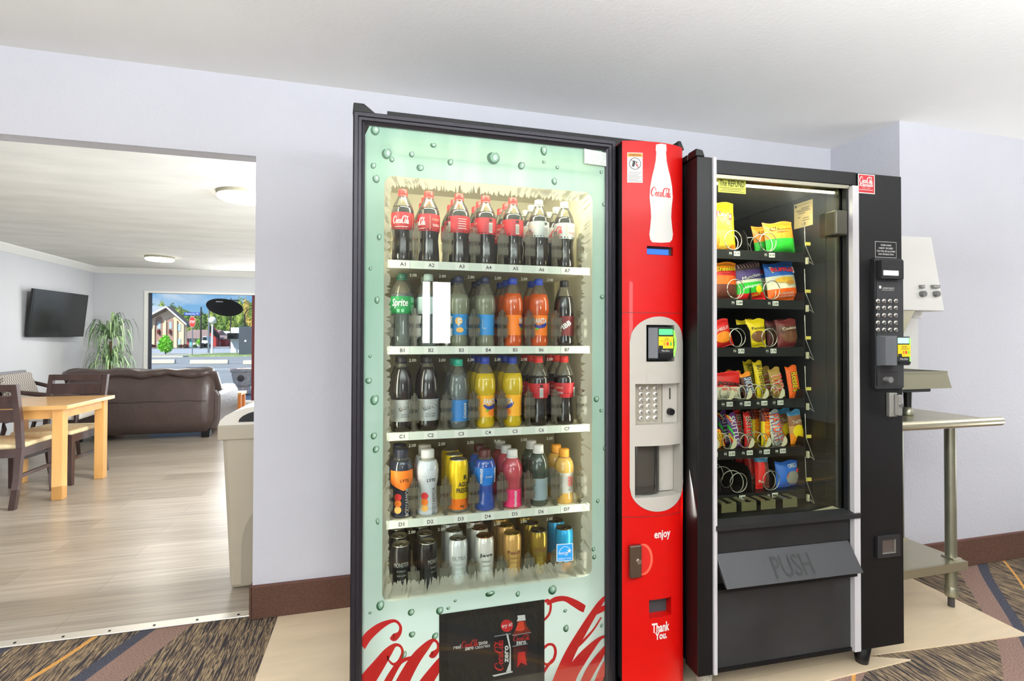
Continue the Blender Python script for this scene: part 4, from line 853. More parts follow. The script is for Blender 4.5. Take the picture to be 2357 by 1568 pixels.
# coin return
a0, a1 = apt(RH[0], RH[2]), apt(RH[1], RH[3]); MB().box(a0[0]-.002, a1[0]+.002, 1.55, 1.56, a0[2]-.003, a1[2]+.003, pm('return_dark', (70, 76, 80), .4, .5)).build('coin_return', red)
mb = MB(); mb.text('enjoy', PAPER, fcol(1525, 1232), w=.062, h=.034, bold=.025); mb.build('lettering', red, recalc=False); mb = MB(); mb.text('Thank', PAPER, fcol(1521, 1444), w=.066, h=.032, bold=.03); mb.build('lettering', red, recalc=False); mb = MB(); mb.text('You.', PAPER, fcol(1521.5, 1463), w=.045, h=.025, bold=.03); mb.build('lettering', red, recalc=False)
# lock handle in a half-round pocket
s0, z0 = ahit(1478, 1288); sl, zl = ahit(1444, 1288)
mb = MB(); mb.poly([(-.042, -.05), (0, -.05)]+[(.034*math.cos(a), .05*math.sin(a)) for a in [-PI/2+PI*i/12 for i in range(1, 12)]]+[(0, .05), (-.042, .05)], fcol(1476, 1288, .0006), pm('pocket_red', (176, 18, 12), .45)); mb.strokes([[(0, -.05, .004)]+[(.036*math.cos(a), .05*math.sin(a), .008) for a in [-PI/2+PI*i/8 for i in range(1, 8)]]+[(0, .05, .003)]], pm('pocket_edge', (240, 92, 70), .4), fcol(1476, 1288, .0011), 3)
mb.build('handle_pocket', red, recalc=False)
q = apt(ahit(1459, 1288)[0], z0); MB().box(q[0]-.022, q[0]+.02, q[1]-.018, q[1]-.002, z0-.053, z0+.053, pm('handle_metal', (128, 118, 108), .25, 1)).cyl((q[0]+.008, q[1]-.022, z0), (q[0]+.008, q[1]-.018, z0), .008, CHROME).build('lock_handle', red, bevel=.004)
# card reader
READER = pm('reader_black', (26, 27, 29), .4); RGREY = pm('reader_grey', (86, 88, 92), .4); GRN = glow('lcd_green', (70, 235, 110), 1.1); YEL = pm('reader_yellow', (240, 206, 26), .5); NEON = glow('rim_green', (120, 255, 60), 1.6)
def reader(parent, X):
    """bill and card reader, front towards -Y, about 9 x 12 cm, centred on the origin"""
    def bld(nm, mb): mb.v = [tuple(X @ Vector(v)) for v in mb.v]; return mb.build(nm, parent)
    bld('reader_body', MB().box(-.042, .044, -.01, .06, -.058, .058, READER).prism([(-.042, .06), (-.042, -.01), (-.018, -.045), (-.014, .06)], -.052, .054, RGREY, axis='z').box(-.016, .044, -.04, 0, -.05, .054, READER))
    bld('lcd', MB().box(-.012, .04, -.0425, -.04, .03, .05, GRN))
    mb = MB().box(-.014, .042, -.0425, -.04, -.018, .024, YEL).box(-.014, .002, -.0431, -.0424, -.018, -.008, READER)
    for k, (x, c) in enumerate(((.008, (226, 150, 40)), (.02, (206, 50, 40)), (.033, (70, 160, 60)))): mb.box(x-.004, x+.004, -.0432, -.0424, -.008, .004, pm('key%d' % k, c, .5))
    mb.text('1-5', INK, fplane(.016, .015, -.0431), h=.008, bold=.01); mb.rect(-.01, .036, .008, .009, INK, fplane(0, 0, -.0431)); bld('instruction_plate', mb)
    mb = MB(); mb.text('MarsStar', PAPER, fplane(.014, -.026, -.0403), h=.006); bld('maker_mark', mb)
    bld('light_rim', MB().tube([(.044+.009*math.sin(PI*k/12), -.036, .046-.092*k/12) for k in range(13)], .004, NEON))
    bld('bill_slot', MB().box(-.012, .04, -.046, -.04, -.048, -.034, pm('slot_black', (8, 8, 9), .3)))
c0, c1 = apt(CH[0], CH[2]), apt(CH[1], CH[3]); cm = (Vector(c0)+Vector(c1))/2
MB().box(c0[0]-.002, c1[0]+.004, 1.558, 1.57, CH[2]-.002, CH[3]+.002, INK).build('reader_recess', pill)
rd = MB().box(c0[0]+.004, c1[0]-.002, 1.535, 1.559, CH[2]+.006, CH[3]-.004, READER).build('card_reader', vm)
PM[rd.name] = PM[vm.name]; reader(rd, Matrix.Translation((cm.x, 1.532, (CH[2]+CH[3])/2)) @ Matrix.Diagonal((.98, .6, .95, 1)))
# keypad
k0, k1 = apt(KH[0], KH[2]), apt(KH[1], KH[3]); yk = 1.548
xs_ = k0[0]+(k1[0]-k0[0])*.66
ky = MB().box(k0[0], xs_, yk, yk+.01, KH[2], KH[3], pm('keypad_plate', (170, 164, 148), .4, .3)).build('keypad', pill)
rows = ['A12', 'B34', 'C56', 'D78', 'E90', 'F*#']
KEYM = pm('key_dome', (206, 202, 192), .3, .4)
for r_ in range(6):
    for c_ in range(3):
        x = k0[0]+(xs_-k0[0])*(.30+.24*c_); z = KH[3]-(KH[3]-KH[2])*(.125+.15*r_)
        mb = MB().lathe([(.0105, 0), (.0098, .003), (.006, .005), (0, .0055)], KEYM, X=Matrix.Translation((x, yk, z)) @ Matrix.Rotation(R(90), 4, 'X'), seg=14)
        mb.text(rows[r_][c_], INK, fplane(x, z, yk-.0062), h=.009 if rows[r_][c_] != '*' else .005, bold=.015); mb.build('key', ky, recalc=False)
MB().box(xs_+.002, k1[0], yk-.002, yk+.01, KH[2], KH[3], GREYP).build('coin_plate', pill)
xm = (xs_+k1[0])/2+.001; zc = KH[3]-(KH[3]-KH[2])*.27
MB().box(xm-.0022, xm+.0022, yk-.0035, yk, zc-.02, zc+.018, INK).build('coin_slot', pill)
zc = KH[3]-(KH[3]-KH[2])*.73; MB().cyl((xm, yk-.016, zc), (xm, yk, zc), .011, BLACK, .013).build('return_knob', pill, bevel=.002)
# collection port with its clear drum
p0, p1 = apt(PH[0], PH[2]), apt(PH[1], PH[3])
mb = MB(); y1 = 1.571
mb.quad((p0[0]-.002, y1, PH[2]), (p1[0]+.002, y1, PH[2]), (p1[0]+.002, y1, PH[3]), (p0[0]-.002, y1, PH[3]), GREYP).build('port_back', pill, recalc=False)
xd = p0[0]+(p1[0]-p0[0])*.33; rdm = (p1[0]-p0[0])*.34
MB().lathe([(rdm, PH[2]+.004), (rdm, PH[3])], clear('smoke_plastic', (150, 148, 144), gloss=.8, rough=.1, body=.25, brgb=(120, 116, 110)), (xd, y1, 0), 28, sy=.62).build('port_drum', pill, recalc=False)
MB().lathe([(0, PH[2]+.012), (rdm*.97, PH[2]+.012), (rdm*.97, PH[2]+.03)], pm('drum_floor', (96, 92, 86), .5), (xd, y1-.001, 0), 28, sy=.6).build('port_tray', pill, recalc=False)
# ================================================================== THE DRINKS
def liquid(nm, rgb, rough=.16): return pm('liquid_'+nm, rgb, rough, spec=.6, coat=.6)
NECK = clear('clear_plastic', (250, 248, 238), gloss=.7, rough=.04, body=.16, brgb=(235, 228, 205))
COLA = liquid('cola', (22, 14, 12)); SILV = pm('can_silver', (200, 202, 202), .25, 1)
PROF = {
 'contour': [(0, 0), (.76, 0), (.93, .02), (.97, .06), (.92, .2), (.85, .33), (.9, .42), (.985, .46), (1, .55), (1, .66), (.93, .73), (.74, .81), (.52, .87), (.4, .91), (.38, .935)],
 'curvy': [(0, 0), (.72, 0), (.88, .03), (.92, .08), (.86, .15), (.85, .3), (.86, .44), (.98, .5), (1, .58), (.96, .67), (.82, .77), (.56, .86), (.41, .91), (.39, .935)],
 'straight': [(0, 0), (.84, 0), (.96, .03), (.97, .1), (.95, .14), (.95, .43), (.98, .45), (1, .52), (.97, .62), (.86, .73), (.66, .82), (.48, .89), (.39, .92), (.39, .935)],
 'dimple': [(0, 0), (.8, 0), (.96, .03), (.95, .2), (.9, .34), (.96, .45), (1, .48), (1, .7), (.95, .75), (.76, .83), (.5, .89), (.39, .92), (.39, .935)],
 'round': [(0, 0), (.86, 0), (.94, .02), (.9, .1), (.9, .5), (.96, .53), (1, .58), (.98, .68), (.86, .77), (.6, .84), (.5, .87), (.48, .9)],
 'sport': [(0, 0), (.86, 0), (.98, .03), (.98, .12), (.86, .24), (.82, .42), (.92, .52), (1, .6), (1, .74), (.86, .82), (.68, .86), (.62, .88)]}
def bottle(prof, H, Rd, liq, fill, cap, lab, labmat, deco=None, capr=.42, capz=.92, neck=None, caph=None):
    pr = PROF[prof]; mb = MB(); out = []
    def rad(z):
        for (r0, z0), (r1, z1) in zip(pr, pr[1:]):
            if z0 <= z <= z1 and z1 > z0: return r0+(r1-r0)*(z-z0)/(z1-z0)
        return pr[-1][0]
    body = [(r, z) for r, z in pr if z <= fill]+[(rad(fill), fill)]
    mb.lathe([(r*Rd, z*H) for r, z in body]+[(0, fill*H)], liq)
    mb.lathe([(rad(fill)*Rd*1.003, fill*H)]+[(r*Rd, z*H) for r, z in pr if z > fill]+[(0, pr[-1][1]*H)], neck or NECK)
    out.append(('body', mb.mesh('bottle_body'), []))
    cz0 = capz*H; mb = MB().lathe([(0, cz0), (capr*Rd, cz0), (capr*Rd*1.02, cz0+.003), (capr*Rd, H-.003), (capr*Rd*.9, H), (0, H)], cap)
    mb.lathe([(capr*Rd*1.05, cz0-.004), (capr*Rd*1.05, cz0-.0005), (capr*Rd, cz0)], cap); out.append(('cap', mb.mesh('bottle_cap'), []))
    if lab:
        z0, z1 = lab; n = 5; mb = MB(); zs = [z0+(z1-z0)*i/n for i in range(n+1)]
        mb.lathe([(rad(z)*Rd+.0007, z*H) for z in zs], labmat, seg=24)
        r = max(rad(z) for z in zs)*Rd+.0016
        if deco: deco(mb, r, (z0+z1)/2*H, (z1-z0)*H)
        out.append(('label', mb.mesh('bottle_label'), []))
    return out
def lines(mb, m, r, cz, w, hs, a0=0):
    for i, (dz, l) in enumerate(hs): mb.rect(-l*w/2, l*w/2, dz, dz+.0028, m, lambda x, z: fcyl(r, cz, a0)(x, z))
def strip(mb, m, r, cz, w, h, a0, e=0):
    n = 6; f = fcyl(r+e, cz, a0)
    for i in range(n): mb.rect(-w/2+w*i/n, -w/2+w*(i+1)/n, -h/2, h/2, m, f)
def deco_cola(script_m, ground, txt=('CLASSIC', 'taste')):
    def d(mb, r, cz, h):
        script(mb, script_m, fcyl(r, cz+h*.05), .056, n=4, hs=1.5)
        strip(mb, script_m, r, cz-h*.36, .05, .0016, 0)
        a = R(95); strip(mb, pm('label_beige', (206, 176, 130), .6), r, cz, .0016, h*.8, a-.55)
        mb.text(txt[0], pm('label_cream', (226, 200, 160), .6), fcyl(r, cz+h*.18, a), w=.03, h=.007); mb.text(txt[1], script_m, fcyl(r, cz-h*.15, a), w=.026, h=.009)
        a = R(190); strip(mb, PAPER, r, cz-h*.12, .014, h*.6, a); strip(mb, INK, r, cz+h*.34, .01, h*.16, a, .0004)
        for k in range(6): strip(mb, INK, r, cz-h*.12, .0009, h*.5, a-.15+.06*k, .0005)
        a = R(-95)
        for k in range(5): strip(mb, script_m, r, cz+h*(.3-.14*k), .03-.004*(k % 2), .0018, a)
    return d
def deco_txt(items):
    def d(mb, r, cz, h):
        for it in items:
            t_, m, w, hh, dz, a0, rot, b_ = (list(it)+[0, 0, 0, 0])[:8]
            mb.text(t_, m, fcyl(r+.0002*len(t_), cz+dz, a0), w=w, h=hh, bold=b_, rot=rot, shear=.0)
    return d
def can(H, Rd, side, top, deco=None, lower=None):
    lo = lower or side
    mb = MB().lathe([(0, .003, SILV), (.7*Rd, .002, SILV), (.78*Rd, 0, SILV), (.97*Rd, .012, lo), (Rd, .016, lo), (Rd, H*.24, lo), (Rd, H*.27, side), (Rd, H-.02, side), (.97*Rd, H-.013, side), (.86*Rd, H-.003, top), (.84*Rd, H, top), (.8*Rd, H, top), (.76*Rd, H-.004, top), (0, H-.004, top)], side, seg=24)
    if deco: deco(mb, Rd+.0007, H*.5, H)
    tab = MB().lathe([(.004, H-.0035), (.011, H-.003), (.011, H-.0015), (.004, H-.001)], top, (0, -.006, 0), 12, sx=.75, sy=1.1)
    return [('body', mb.mesh('can_body'), []), ('pull_tab', tab.mesh('can_tab'), [])]
CR = pm('cap_red', (206, 34, 28), .4); CW = pm('cap_silver', (156, 158, 154), .4); CN = pm('cap_navy', (30, 34, 66), .4); CB = pm('cap_blue', (30, 58, 160), .4); CK = pm('cap_black', (26, 24, 28), .4); CT = pm('cap_teal', (20, 150, 126), .4); CG = pm('cap_green', (32, 88, 66), .4); CWH = pm('cap_white', (226, 224, 222), .45); COR = pm('cap_orange', (232, 156, 44), .45); CMR = pm('cap_maroon', (70, 16, 20), .4)
LRED = pm('label_red', (170, 20, 30), .45); LSIL = pm('label_silver', (186, 190, 190), .4, .2); LGRN = pm('label_green', (10, 132, 66), .45); LBLU = pm('label_blue', (48, 138, 206), .45); LORG = pm('label_orange', (246, 128, 24), .45); LMAR = pm('label_maroon', (110, 26, 30), .45); LYEL = pm('label_amber', (250, 176, 34), .45); LDAS = pm('label_water', (44, 120, 190), .4); LNAV = pm('label_navy', (22, 30, 50), .45)
ORG = liquid('orange', (186, 74, 10)); YLW = liquid('pineapple', (196, 166, 8)); LIME = clear('pale_lemon', (214, 222, 190), gloss=.8, rough=.05, body=.5, brgb=(222, 226, 196)); AQUA = clear('water_clear', (226, 236, 236), gloss=.8, rough=.05, body=.28, brgb=(216, 226, 226)); BLQ = liquid('blue', (14, 66, 150)); PNK = liquid('pink', (170, 60, 74)); GRN2 = liquid('dark_green', (46, 62, 52)); TEA = liquid('tea', (214, 168, 84)); ARM = liquid('armor', (24, 32, 50)); WHT = liquid('coconut', (208, 214, 222))
FNV = pm('print_navy', (30, 44, 130), .5); FOR = pm('print_orange', (240, 120, 20), .5); FLM = pm('print_green', (90, 180, 40), .5); FRD = pm('print_red', (206, 30, 34), .5)
def deco_fanta(mb, r, cz, h):
    for a in (0, PI):
        mb.strokes([[(-.026, -.004, .006), (-.008, -.014, .012), (.014, -.009, .013), (.027, .003, .005)]], FNV, fcyl(r, cz+h*.12, a), 5)
        mb.text('FANTA', PAPER, fcyl(r+.0006, cz+h*.22, a), w=.052, h=.019, bold=.04)
        mb.disc((.004, 0), .014, FOR, fcyl(r, cz-h*.28, a), 14, .011); mb.disc((-.013, .007), .006, FLM, fcyl(r+.0004, cz-h*.28, a), 8, .004)
def deco_sprite(mb, r, cz, h):
    mb.text('Sprite', PAPER, fcyl(r+.0004, cz+h*.08, R(-24)), w=.056, h=.032, bold=.02, shear=.2)
    for k in range(2): strip(mb, pm('label_mint', (120, 190, 150), .5), r, cz-h*.34, .009, .01, R(-30)+.36*k)
    strip(mb, pm('label_mint', (120, 190, 150), .5), r, cz+h*.3, .02, h*.3, R(48))
    for k in range(4): strip(mb, PAPER, r, cz-h*(.02+.1*k), .018, .0014, R(48))
def deco_lemon(mb, r, cz, h):
    for a in (R(-10), R(170)):
        mb.disc((-.004, .012), .013, pm('print_peach', (240, 180, 90), .5), fcyl(r, cz, a), 12, .013); mb.disc((0, -.018), .013, pm('print_peach', (240, 180, 90), .5), fcyl(r, cz, a), 12, .009)
        mb.text('F', PAPER, fcyl(r+.0006, cz+.008, a), w=.014, h=.026, bold=.03); strip(mb, PAPER, r, cz+.004, .0015, .03, a+.62); strip(mb, PAPER, r, cz-.012, .012, .0015, a+.8)
PEW = pm('pewter', (150, 156, 150), .5)
K = {}
K['cola'] = bottle('contour', .247, .0375, COLA, .76, CR, (.44, .67), LRED, deco_cola(PAPER, LRED))
K['cherry'] = bottle('contour', .245, .0375, COLA, .72, CR, (.395, .61), LRED, deco_cola(PAPER, LRED, ('ORIGINAL', 'taste')))
K['diet'] = bottle('contour', .247, .0375, COLA, .76, CW, (.44, .67), LSIL, deco_cola(FRD, LSIL, ('DIET', 'ZERO SUGAR')))
K['sprite'] = bottle('dimple', .246, .0375, AQUA, .72, CG, (.45, .68), LGRN, deco_sprite)
K['pale'] = bottle('dimple', .246, .0375, AQUA, .72, pm('cap_pale', (178, 196, 186), .45), (.45, .68), pm('label_pale', (176, 196, 190), .5), None)
K['lemon'] = bottle('curvy', .243, .0375, LIME, .74, CN, (.17, .46), LBLU, deco_lemon)
K['orange'] = bottle('curvy', .243, .0375, ORG, .77, CB, (.17, .46), LORG, deco_fanta)
K['pineapple'] = bottle('curvy', .243, .0375, YLW, .77, CB, (.16, .46), LYEL, deco_fanta)
K['pibb'] = bottle('straight', .24, .0375, COLA, .76, CK, (.17, .46), LMAR, deco_txt([('PIBB', PAPER, .05, .018, 0, 0, .6, .03)]))
K['root'] = bottle('straight', .246, .0375, COLA, .86, CK, (.14, .43), LSIL, deco_txt([("Barq's", INK, .05, .02, .012, 0, .35, .04), ("Barq's", PAPER, .048, .018, .013, 0, .35, .02), ('SINCE 1898', INK, .034, .004, -.012), ('ROOT BEER', INK, .034, .005, -.02)]))
K['water'] = bottle('straight', .236, .0365, AQUA, .8, CT, (.12, .42), LDAS, deco_txt([('DASANI', PAPER, .05, .011, 0, 0, PI/2, .02), ('PURIFIED WATER', PAPER, .03, .004, -.02, .7)]))
def deco_armor(tm):
    def d(mb, r, cz, h):
        
        if tm is PAPER:
            f = fcyl(r, cz); n = 20; xs = [-.05+.1*k/n for k in range(n+1)]
            mb.add([f(x, h*.5) for x in xs]+[f(x, h*(.06+3.2*abs(x))) for x in xs], [(k, k+1, n+k+2, n+k+1) for k in range(n)], FOR)
        mb.text('BODYARMOR', tm, fcyl(r+.0004, cz-h*.2, .32), w=h*.62, h=.012, rot=PI/2, bold=.02)
        for k in range(3): mb.disc((0, 0), .012, (FRD, FOR, pm('print_peach', (240, 180, 90), .5))[k], fcyl(r, cz-h*(.08+.14*k), -.5), 12, .012)
        mb.text('LYTE', INK, fcyl(r+.0006, cz+h*.28, .1), w=.03, h=.01, bold=.02)
    return d
K['armor'] = bottle('sport', .222, .036, ARM, .84, LNAV, (.04, .7), LNAV, deco_armor(PAPER), capr=.64, capz=.83)
K['coconut'] = bottle('sport', .215, .036, WHT, .84, CWH, (.04, .7), pm('label_frost', (214, 220, 228), .5), deco_armor(INK), capr=.62, capz=.83)
K['agua'] = can(.178, .034, pm('can_yellow', (244, 204, 12), .3, .3), SILV, deco_txt([('R', INK, .016, .017, .03, .5, 0, .03), ('AGUA', INK, .044, .016, .008, .35, 0, .03), ('FRESCA', INK, .05, .016, -.012, .25, 0, .03), ('AJ', INK, .014, .012, -.066, .1, 0, .03)]), lower=pm('can_orange', (246, 120, 30), .3, .3))
K['power'] = bottle('sport', .205, .0375, BLQ, .84, CMR, (.42, .72), pm('label_azure', (18, 116, 206), .35), deco_txt([('POWERADE', PAPER, .05, .01, .004, -.62, PI/2, .03), ('ION4', PAPER, .024, .006, 0, .05), ('POWER', PAPER, .05, .011, .004, .72, PI/2, .03)]), capr=.55, capz=.86)
K['vitamin'] = bottle('round', .198, .0365, PNK, .86, CWH, (.03, .33), pm('label_pink', (226, 36, 106), .45), deco_txt([('vitaminwater', PAPER, .058, .012, 0, -.1, PI/2, .02)]), capr=.52, capz=.88)
K['green'] = bottle('round', .21, .0375, GRN2, .86, CWH, (.1, .46), pm('label_mist', (150, 170, 176), .5), deco_txt([('smooth', PAPER, .05, .008, .0, .5, PI/2)]), capr=.5, capz=.88)
K['tea'] = bottle('round', .19, .036, TEA, .84, COR, (.2, .58), pm('label_stone', (206, 204, 198), .5), deco_txt([('GOLD', FRD, .034, .009, .008, 0, PI/2, .03), ('PEAK', FRD, .034, .009, .008, .3, PI/2, .03), ('TEA', INK, .012, .004, -.022)]), capr=.52, capz=.84)
def deco_can(m, big, a=0): return deco_txt([(big, m, .05, .014, .02, a, 0, .02), ('ENERGY', m, .03, .005, .0, a), ('ZERO SUGAR', m, .03, .005, -.014, a), ('16 FL OZ', m, .02, .004, -.03, a)])
K['black'] = can(.157, .033, pm('can_black', (22, 20, 22), .3, .4), pm('top_pewter', (170, 168, 156), .3, 1), deco_can(PEW, 'MONSTER'))
K['white'] = can(.157, .033, pm('can_white', (214, 218, 218), .3, .3), SILV, deco_can(PEW, 'ULTRA'))
K['cream'] = can(.157, .033, pm('can_cream', (222, 220, 214), .3, .3), pm('top_copper', (150, 108, 66), .3, 1), deco_can(INK, 'Java'))
K['peach'] = can(.157, .033, pm('can_peach', (206, 160, 92), .3, .5), pm('top_gold', (190, 160, 80), .3, 1), deco_can(pm('print_brown', (110, 60, 30), .5), 'Peach'))
K['gold'] = can(.157, .033, pm('can_gold', (150, 124, 40), .25, .7), pm('top_dark', (90, 86, 76), .3, 1), deco_can(pm('print_brown', (110, 60, 30), .5), 'GOLD'))
K['blue'] = can(.157, .033, pm('can_blue', (30, 150, 206), .3, .4), pm('top_dark', (90, 86, 76), .3, 1), deco_can(PAPER, 'NOS'), lower=pm('can_orange2', (226, 140, 30), .35, .3))
STOCK = {
 'A': [('cola', -20, 'red-capped dark cola bottle with a red label', 1), ('cola', -70, 'red-capped dark cola bottle with a red label', 3), ('cola', 95, 'red-capped dark cola bottle with a red label', 3), ('cola', 178, 'red-capped dark cola bottle with a red label', 3), ('cola', 172, 'red-capped dark cola bottle with a red label', 3), ('diet', 185, 'diet cola bottle with a silver label', 3), ('diet', -80, 'diet cola bottle with a silver label', 3)],
 'B': [('sprite', 0, 'clear soda bottle with a green label and green cap', 2), ('pale', 0, 'clear soda bottle with a pale cap and pale label', 2), ('lemon', 0, 'pale lemon soda bottle with a blue label', 2), ('lemon', -60, 'pale lemon soda bottle with a blue label', 3), ('orange', 60, 'orange soda bottle with a blue cap', 3), ('orange', -14, 'orange soda bottle with a blue cap', 2), ('pibb', -24, 'dark soda bottle with a maroon label and black cap', 1)],
 'C': [('root', 12, 'root beer bottle with a silver label', 2), ('root', 0, 'root beer bottle with a silver label', 2), ('water', 20, 'clear water bottle with a teal cap and blue label', 2), ('pineapple', 16, 'yellow pineapple soda bottle', 3), ('pineapple', -60, 'yellow pineapple soda bottle', 3), ('cherry', 160, 'cherry cola bottle with a red band', 3), ('cherry', -150, 'cherry cola bottle with a red band', 3)],
 'D': [('armor', 0, 'navy and orange sports drink bottle', 2), ('coconut', 0, 'white coconut sports drink bottle', 2), ('agua', 0, 'tall yellow and orange fruit drink can', 3), ('power', 0, 'blue sports drink bottle with a bright blue label', 2), ('vitamin', 0, 'pink vitamin drink bottle with a white cap', 3), ('green', 0, 'dark green drink bottle with a white cap', 2), ('tea', 0, 'amber tea bottle with an orange cap', 2)],
 'E': [('black', 0, 'black energy drink can', 3), ('black', 40, 'black energy drink can', 3), ('white', 0, 'white energy drink can with a silver top', 3), ('cream', 0, 'white coffee drink can with a copper top', 3), ('peach', 0, 'peach-gold drink can', 3), ('gold', 0, 'dark gold drink can', 3), ('blue', 0, 'bright blue and orange drink can', 2)]}
SHN = {'A': 'top', 'B': 'second', 'C': 'third', 'D': 'fourth', 'E': 'bottom'}
for rw, cols in STOCK.items():
    for i, (k, rot, lab, n) in enumerate(cols):
        cn = ('can' if k in ('agua', 'black', 'white', 'cream', 'peach', 'gold', 'blue') else 'bottle')
        col = ('first', 'second', 'third', 'fourth', 'fifth', 'sixth', 'last')[i]
        where = f'column {rw}{i+1}' if rw != 'E' else f'the {col} bottom-shelf column'
        for j in range(n):
            pos = ('at the front of', 'second in line in', 'third in line in')[j]
            inst(K[k], 'drink_'+cn, f'{lab}, {pos} {where}', cn, (CX[i]-.002*j, 1.737+.077*j, SHZ[rw]-.004), R(rot+17*j*(1 if k not in ('root',) else 0)+(8 if rw != 'E' else 0)), f'drinks on the {SHN[rw]} shelf of the drinks machine')
# ================================================================== SNACK MACHINE (own frame: u right, v back, z up)
TH = R(-2.2); SO = Vector((1.035, 1.466, 0))
UX, VX = Vector((math.cos(TH), math.sin(TH), 0)), Vector((-math.sin(TH), math.cos(TH), 0))
def sm(px, py, v=0.):
    o = SO+VX*v; d = ray(px, py); k = (VX.dot(o-EYE))/VX.dot(d); P = EYE+d*k-SO
    return P.dot(UX), P.z
def smu(px, u):
    """depth at which the pixel column px meets the plane u = const"""
    d = ray(px, 780); o = SO+UX*u; n = UX; k = n.dot(o-EYE)/n.dot(d); return (EYE+d*k-SO).dot(VX)
sn = thing('snack_machine', 'black glass-front snack vending machine with white trim strips', 'vending machine', tuple(SO), TH)
def SB(nm, mb, par=None, **k): return mb.build(nm, par or sn, world=False, **k)
def sq(px, py, v): u, z = sm(px, py, v); return (u, v, z)
UW, ZB, ZT2 = .845, .09, 1.808
LINER = pm('snack_liner', (24, 24, 22), .6, spec=.25); SHEET = pm('sheet_metal', (62, 60, 52), .35, .6, var=.25, scale=5)
WSTR = pm('white_strip', (206, 204, 206), .35, coat=.3)
gu0, gu1 = .068, .617; gz0, gz1 = .588, 1.755
mb = MB().box(.012, .03, .08, .84, ZB, ZT2+.01, BLACK).box(UW-.018, UW, .06, .84, ZB, ZT2, BLACK).box(.03, UW-.018, .08, .84, ZT2-.012, ZT2+.008, BLACK).box(.03, UW-.018, .08, .84, ZB, ZB+.02, BLACK).box(.03, UW-.018, .825, .84, ZB+.02, ZT2-.012, BLACK)
SB('cabinet', mb)
mb = MB().box(0, .056, 0, .075, ZB, ZT2, BLACK).box(.056, .648, .004, .075, gz1, ZT2-.004, BLACK).box(.617, .648, .012, .075, ZB, gz1, BLACK).box(.056, .068, .012, .075, ZB, gz1, BLACK).box(.648, UW, 0, .06, ZB, ZT2-.006, BLACK)
SB('door', mb, bevel=.003)
SB('trim_strip', MB().box(.056, .0685, -.008, .012, ZB+.002, ZT2, WSTR), bevel=.003, label='white vertical strip left of the glass')
SB('trim_strip', MB().prism([(.6195, -.006), (.646, -.006), (.648, .0), (.648, .012), (.6195, .012)], ZB+.002, 1.752, WSTR, axis='z'), label='white vertical strip right of the glass')
MTR = pm('worn_trim', (150, 146, 130), .3, .8)
SB('glass_trim', MB().box(gu0, gu1, .006, .014, gz1-.012, gz1, MTR).box(gu1-.006, gu1+.003, .012, .03, gz0, gz1-.01, BLACK2))
SB('glass_pane', MB().box(gu0, gu1, .03, .033, gz0, gz1-.002, clear('snack_glass', (246, 250, 244), gloss=.08)))
SB('sill', MB().prism([(.004, gz0-.012), (-.012, gz0-.022), (-.012, gz0-.006), (.03, gz0+.002), (.05, gz0-.012)], .062, .643, BLACK2, axis='x'))
PUSHM = pm('flap_plastic', (40, 40, 42), .48, spec=.4, var=.15, scale=4)
SB('upper_panel', MB().box(.0685, .6195, .014, .03, .482, gz0-.012, BLACK2))
u0, zt_ = sm(1662, 1274, .0); zb_ = .392
fl = SB('delivery_flap', MB().prism([(.012, .482), (-.05, zb_+.0), (-.038, zb_), (.024, .476)], .074, .612, PUSHM, axis='x'), bevel=.002)
def fpush(x, y): z = (.482+zb_)/2-.004; s_ = .062/(.482-zb_); return (.345+x, .012-.062*(.482-(z+y))/(.482-zb_)-.0012, z+y)
SB('push_letters', MB().text('PUSH', pm('push_ink', (14, 14, 14), .6), fpush, w=.155, h=.058, bold=.01), fl, recalc=False)
SB('flap_well', MB().box(.0685, .6195, .03, .05, .36, .482, INK).box(.0685, .625, -.012, .03, .362, .372, BLACK))
SB('lower_panel', MB().box(.0685, .6195, .012, .03, ZB+.012, .362, pm('scuffed_panel', (34, 34, 34), .5, var=.35, scale=5, spec=.4)).box(.0685, .6195, .006, .02, ZB, ZB+.012, BLACK))
for u in (.72, .06):
    for v in (.06, .75): SB('leg', MB().lathe([(.0, 0), (.021, 0), (.022, .012), (.034, ZB), (0, ZB)], BLACK if u > .5 else pm('speckled_foot', (150, 146, 132), .6, var=.5, scale=90), (u, v, 0), 20))
v_, z_ = sm(1605, 349, 0)
SB('hinge_cap', MB().prism([(-.004, ZT2), (.03, ZT2), (.022, ZT2+.022), (-.004, ZT2+.026)], .0, .05, BLACK).prism([(-.006, ZT2), (.012, ZT2), (.012, ZT2+.018), (-.006, ZT2+.022)], .05, .1, BLACK), bevel=.004)
# interior
iu0, iu1, iv1 = .04, .606, .8
mb = MB(); mb.add([(u, v, z) for z in (.56, 1.765) for v in (.06, iv1) for u in (iu0, iu1)], [(0, 1, 3, 2), (2, 3, 7, 6), (0, 2, 6, 4)], LINER)
mb.quad((iu0, .06, 1.765), (iu1, .06, 1.765), (iu1, iv1, 1.765), (iu0, iv1, 1.765), pm('liner_top', (120, 120, 104), .35, .5, var=.2, scale=6)); SB('interior_liner', mb, recalc=False)
va, vb = smu(1905, iu1), smu(1873, iu1)
mb = MB().box(iu1-.004, iu1, .036, va, .57, 1.76, SHEET).box(iu1-.007, iu1-.001, va+.001, vb, .57, 1.76, pm('sheet_dark', (58, 58, 52), .3, .6, var=.25, scale=4)).box(iu1-.004, iu1, vb+.001, iv1, .57, 1.76, pm('sheet_black', (34, 34, 30), .3, .4))
side = SB('side_wall', mb, label='brushed sheet metal wall right of the trays')
bx0, bx1 = smu(1897, iu1-.06), smu(1924, iu1-.06); zb0, zb1 = sm(1935, 540, bx1)[1], sm(1935, 449, bx1)[1]
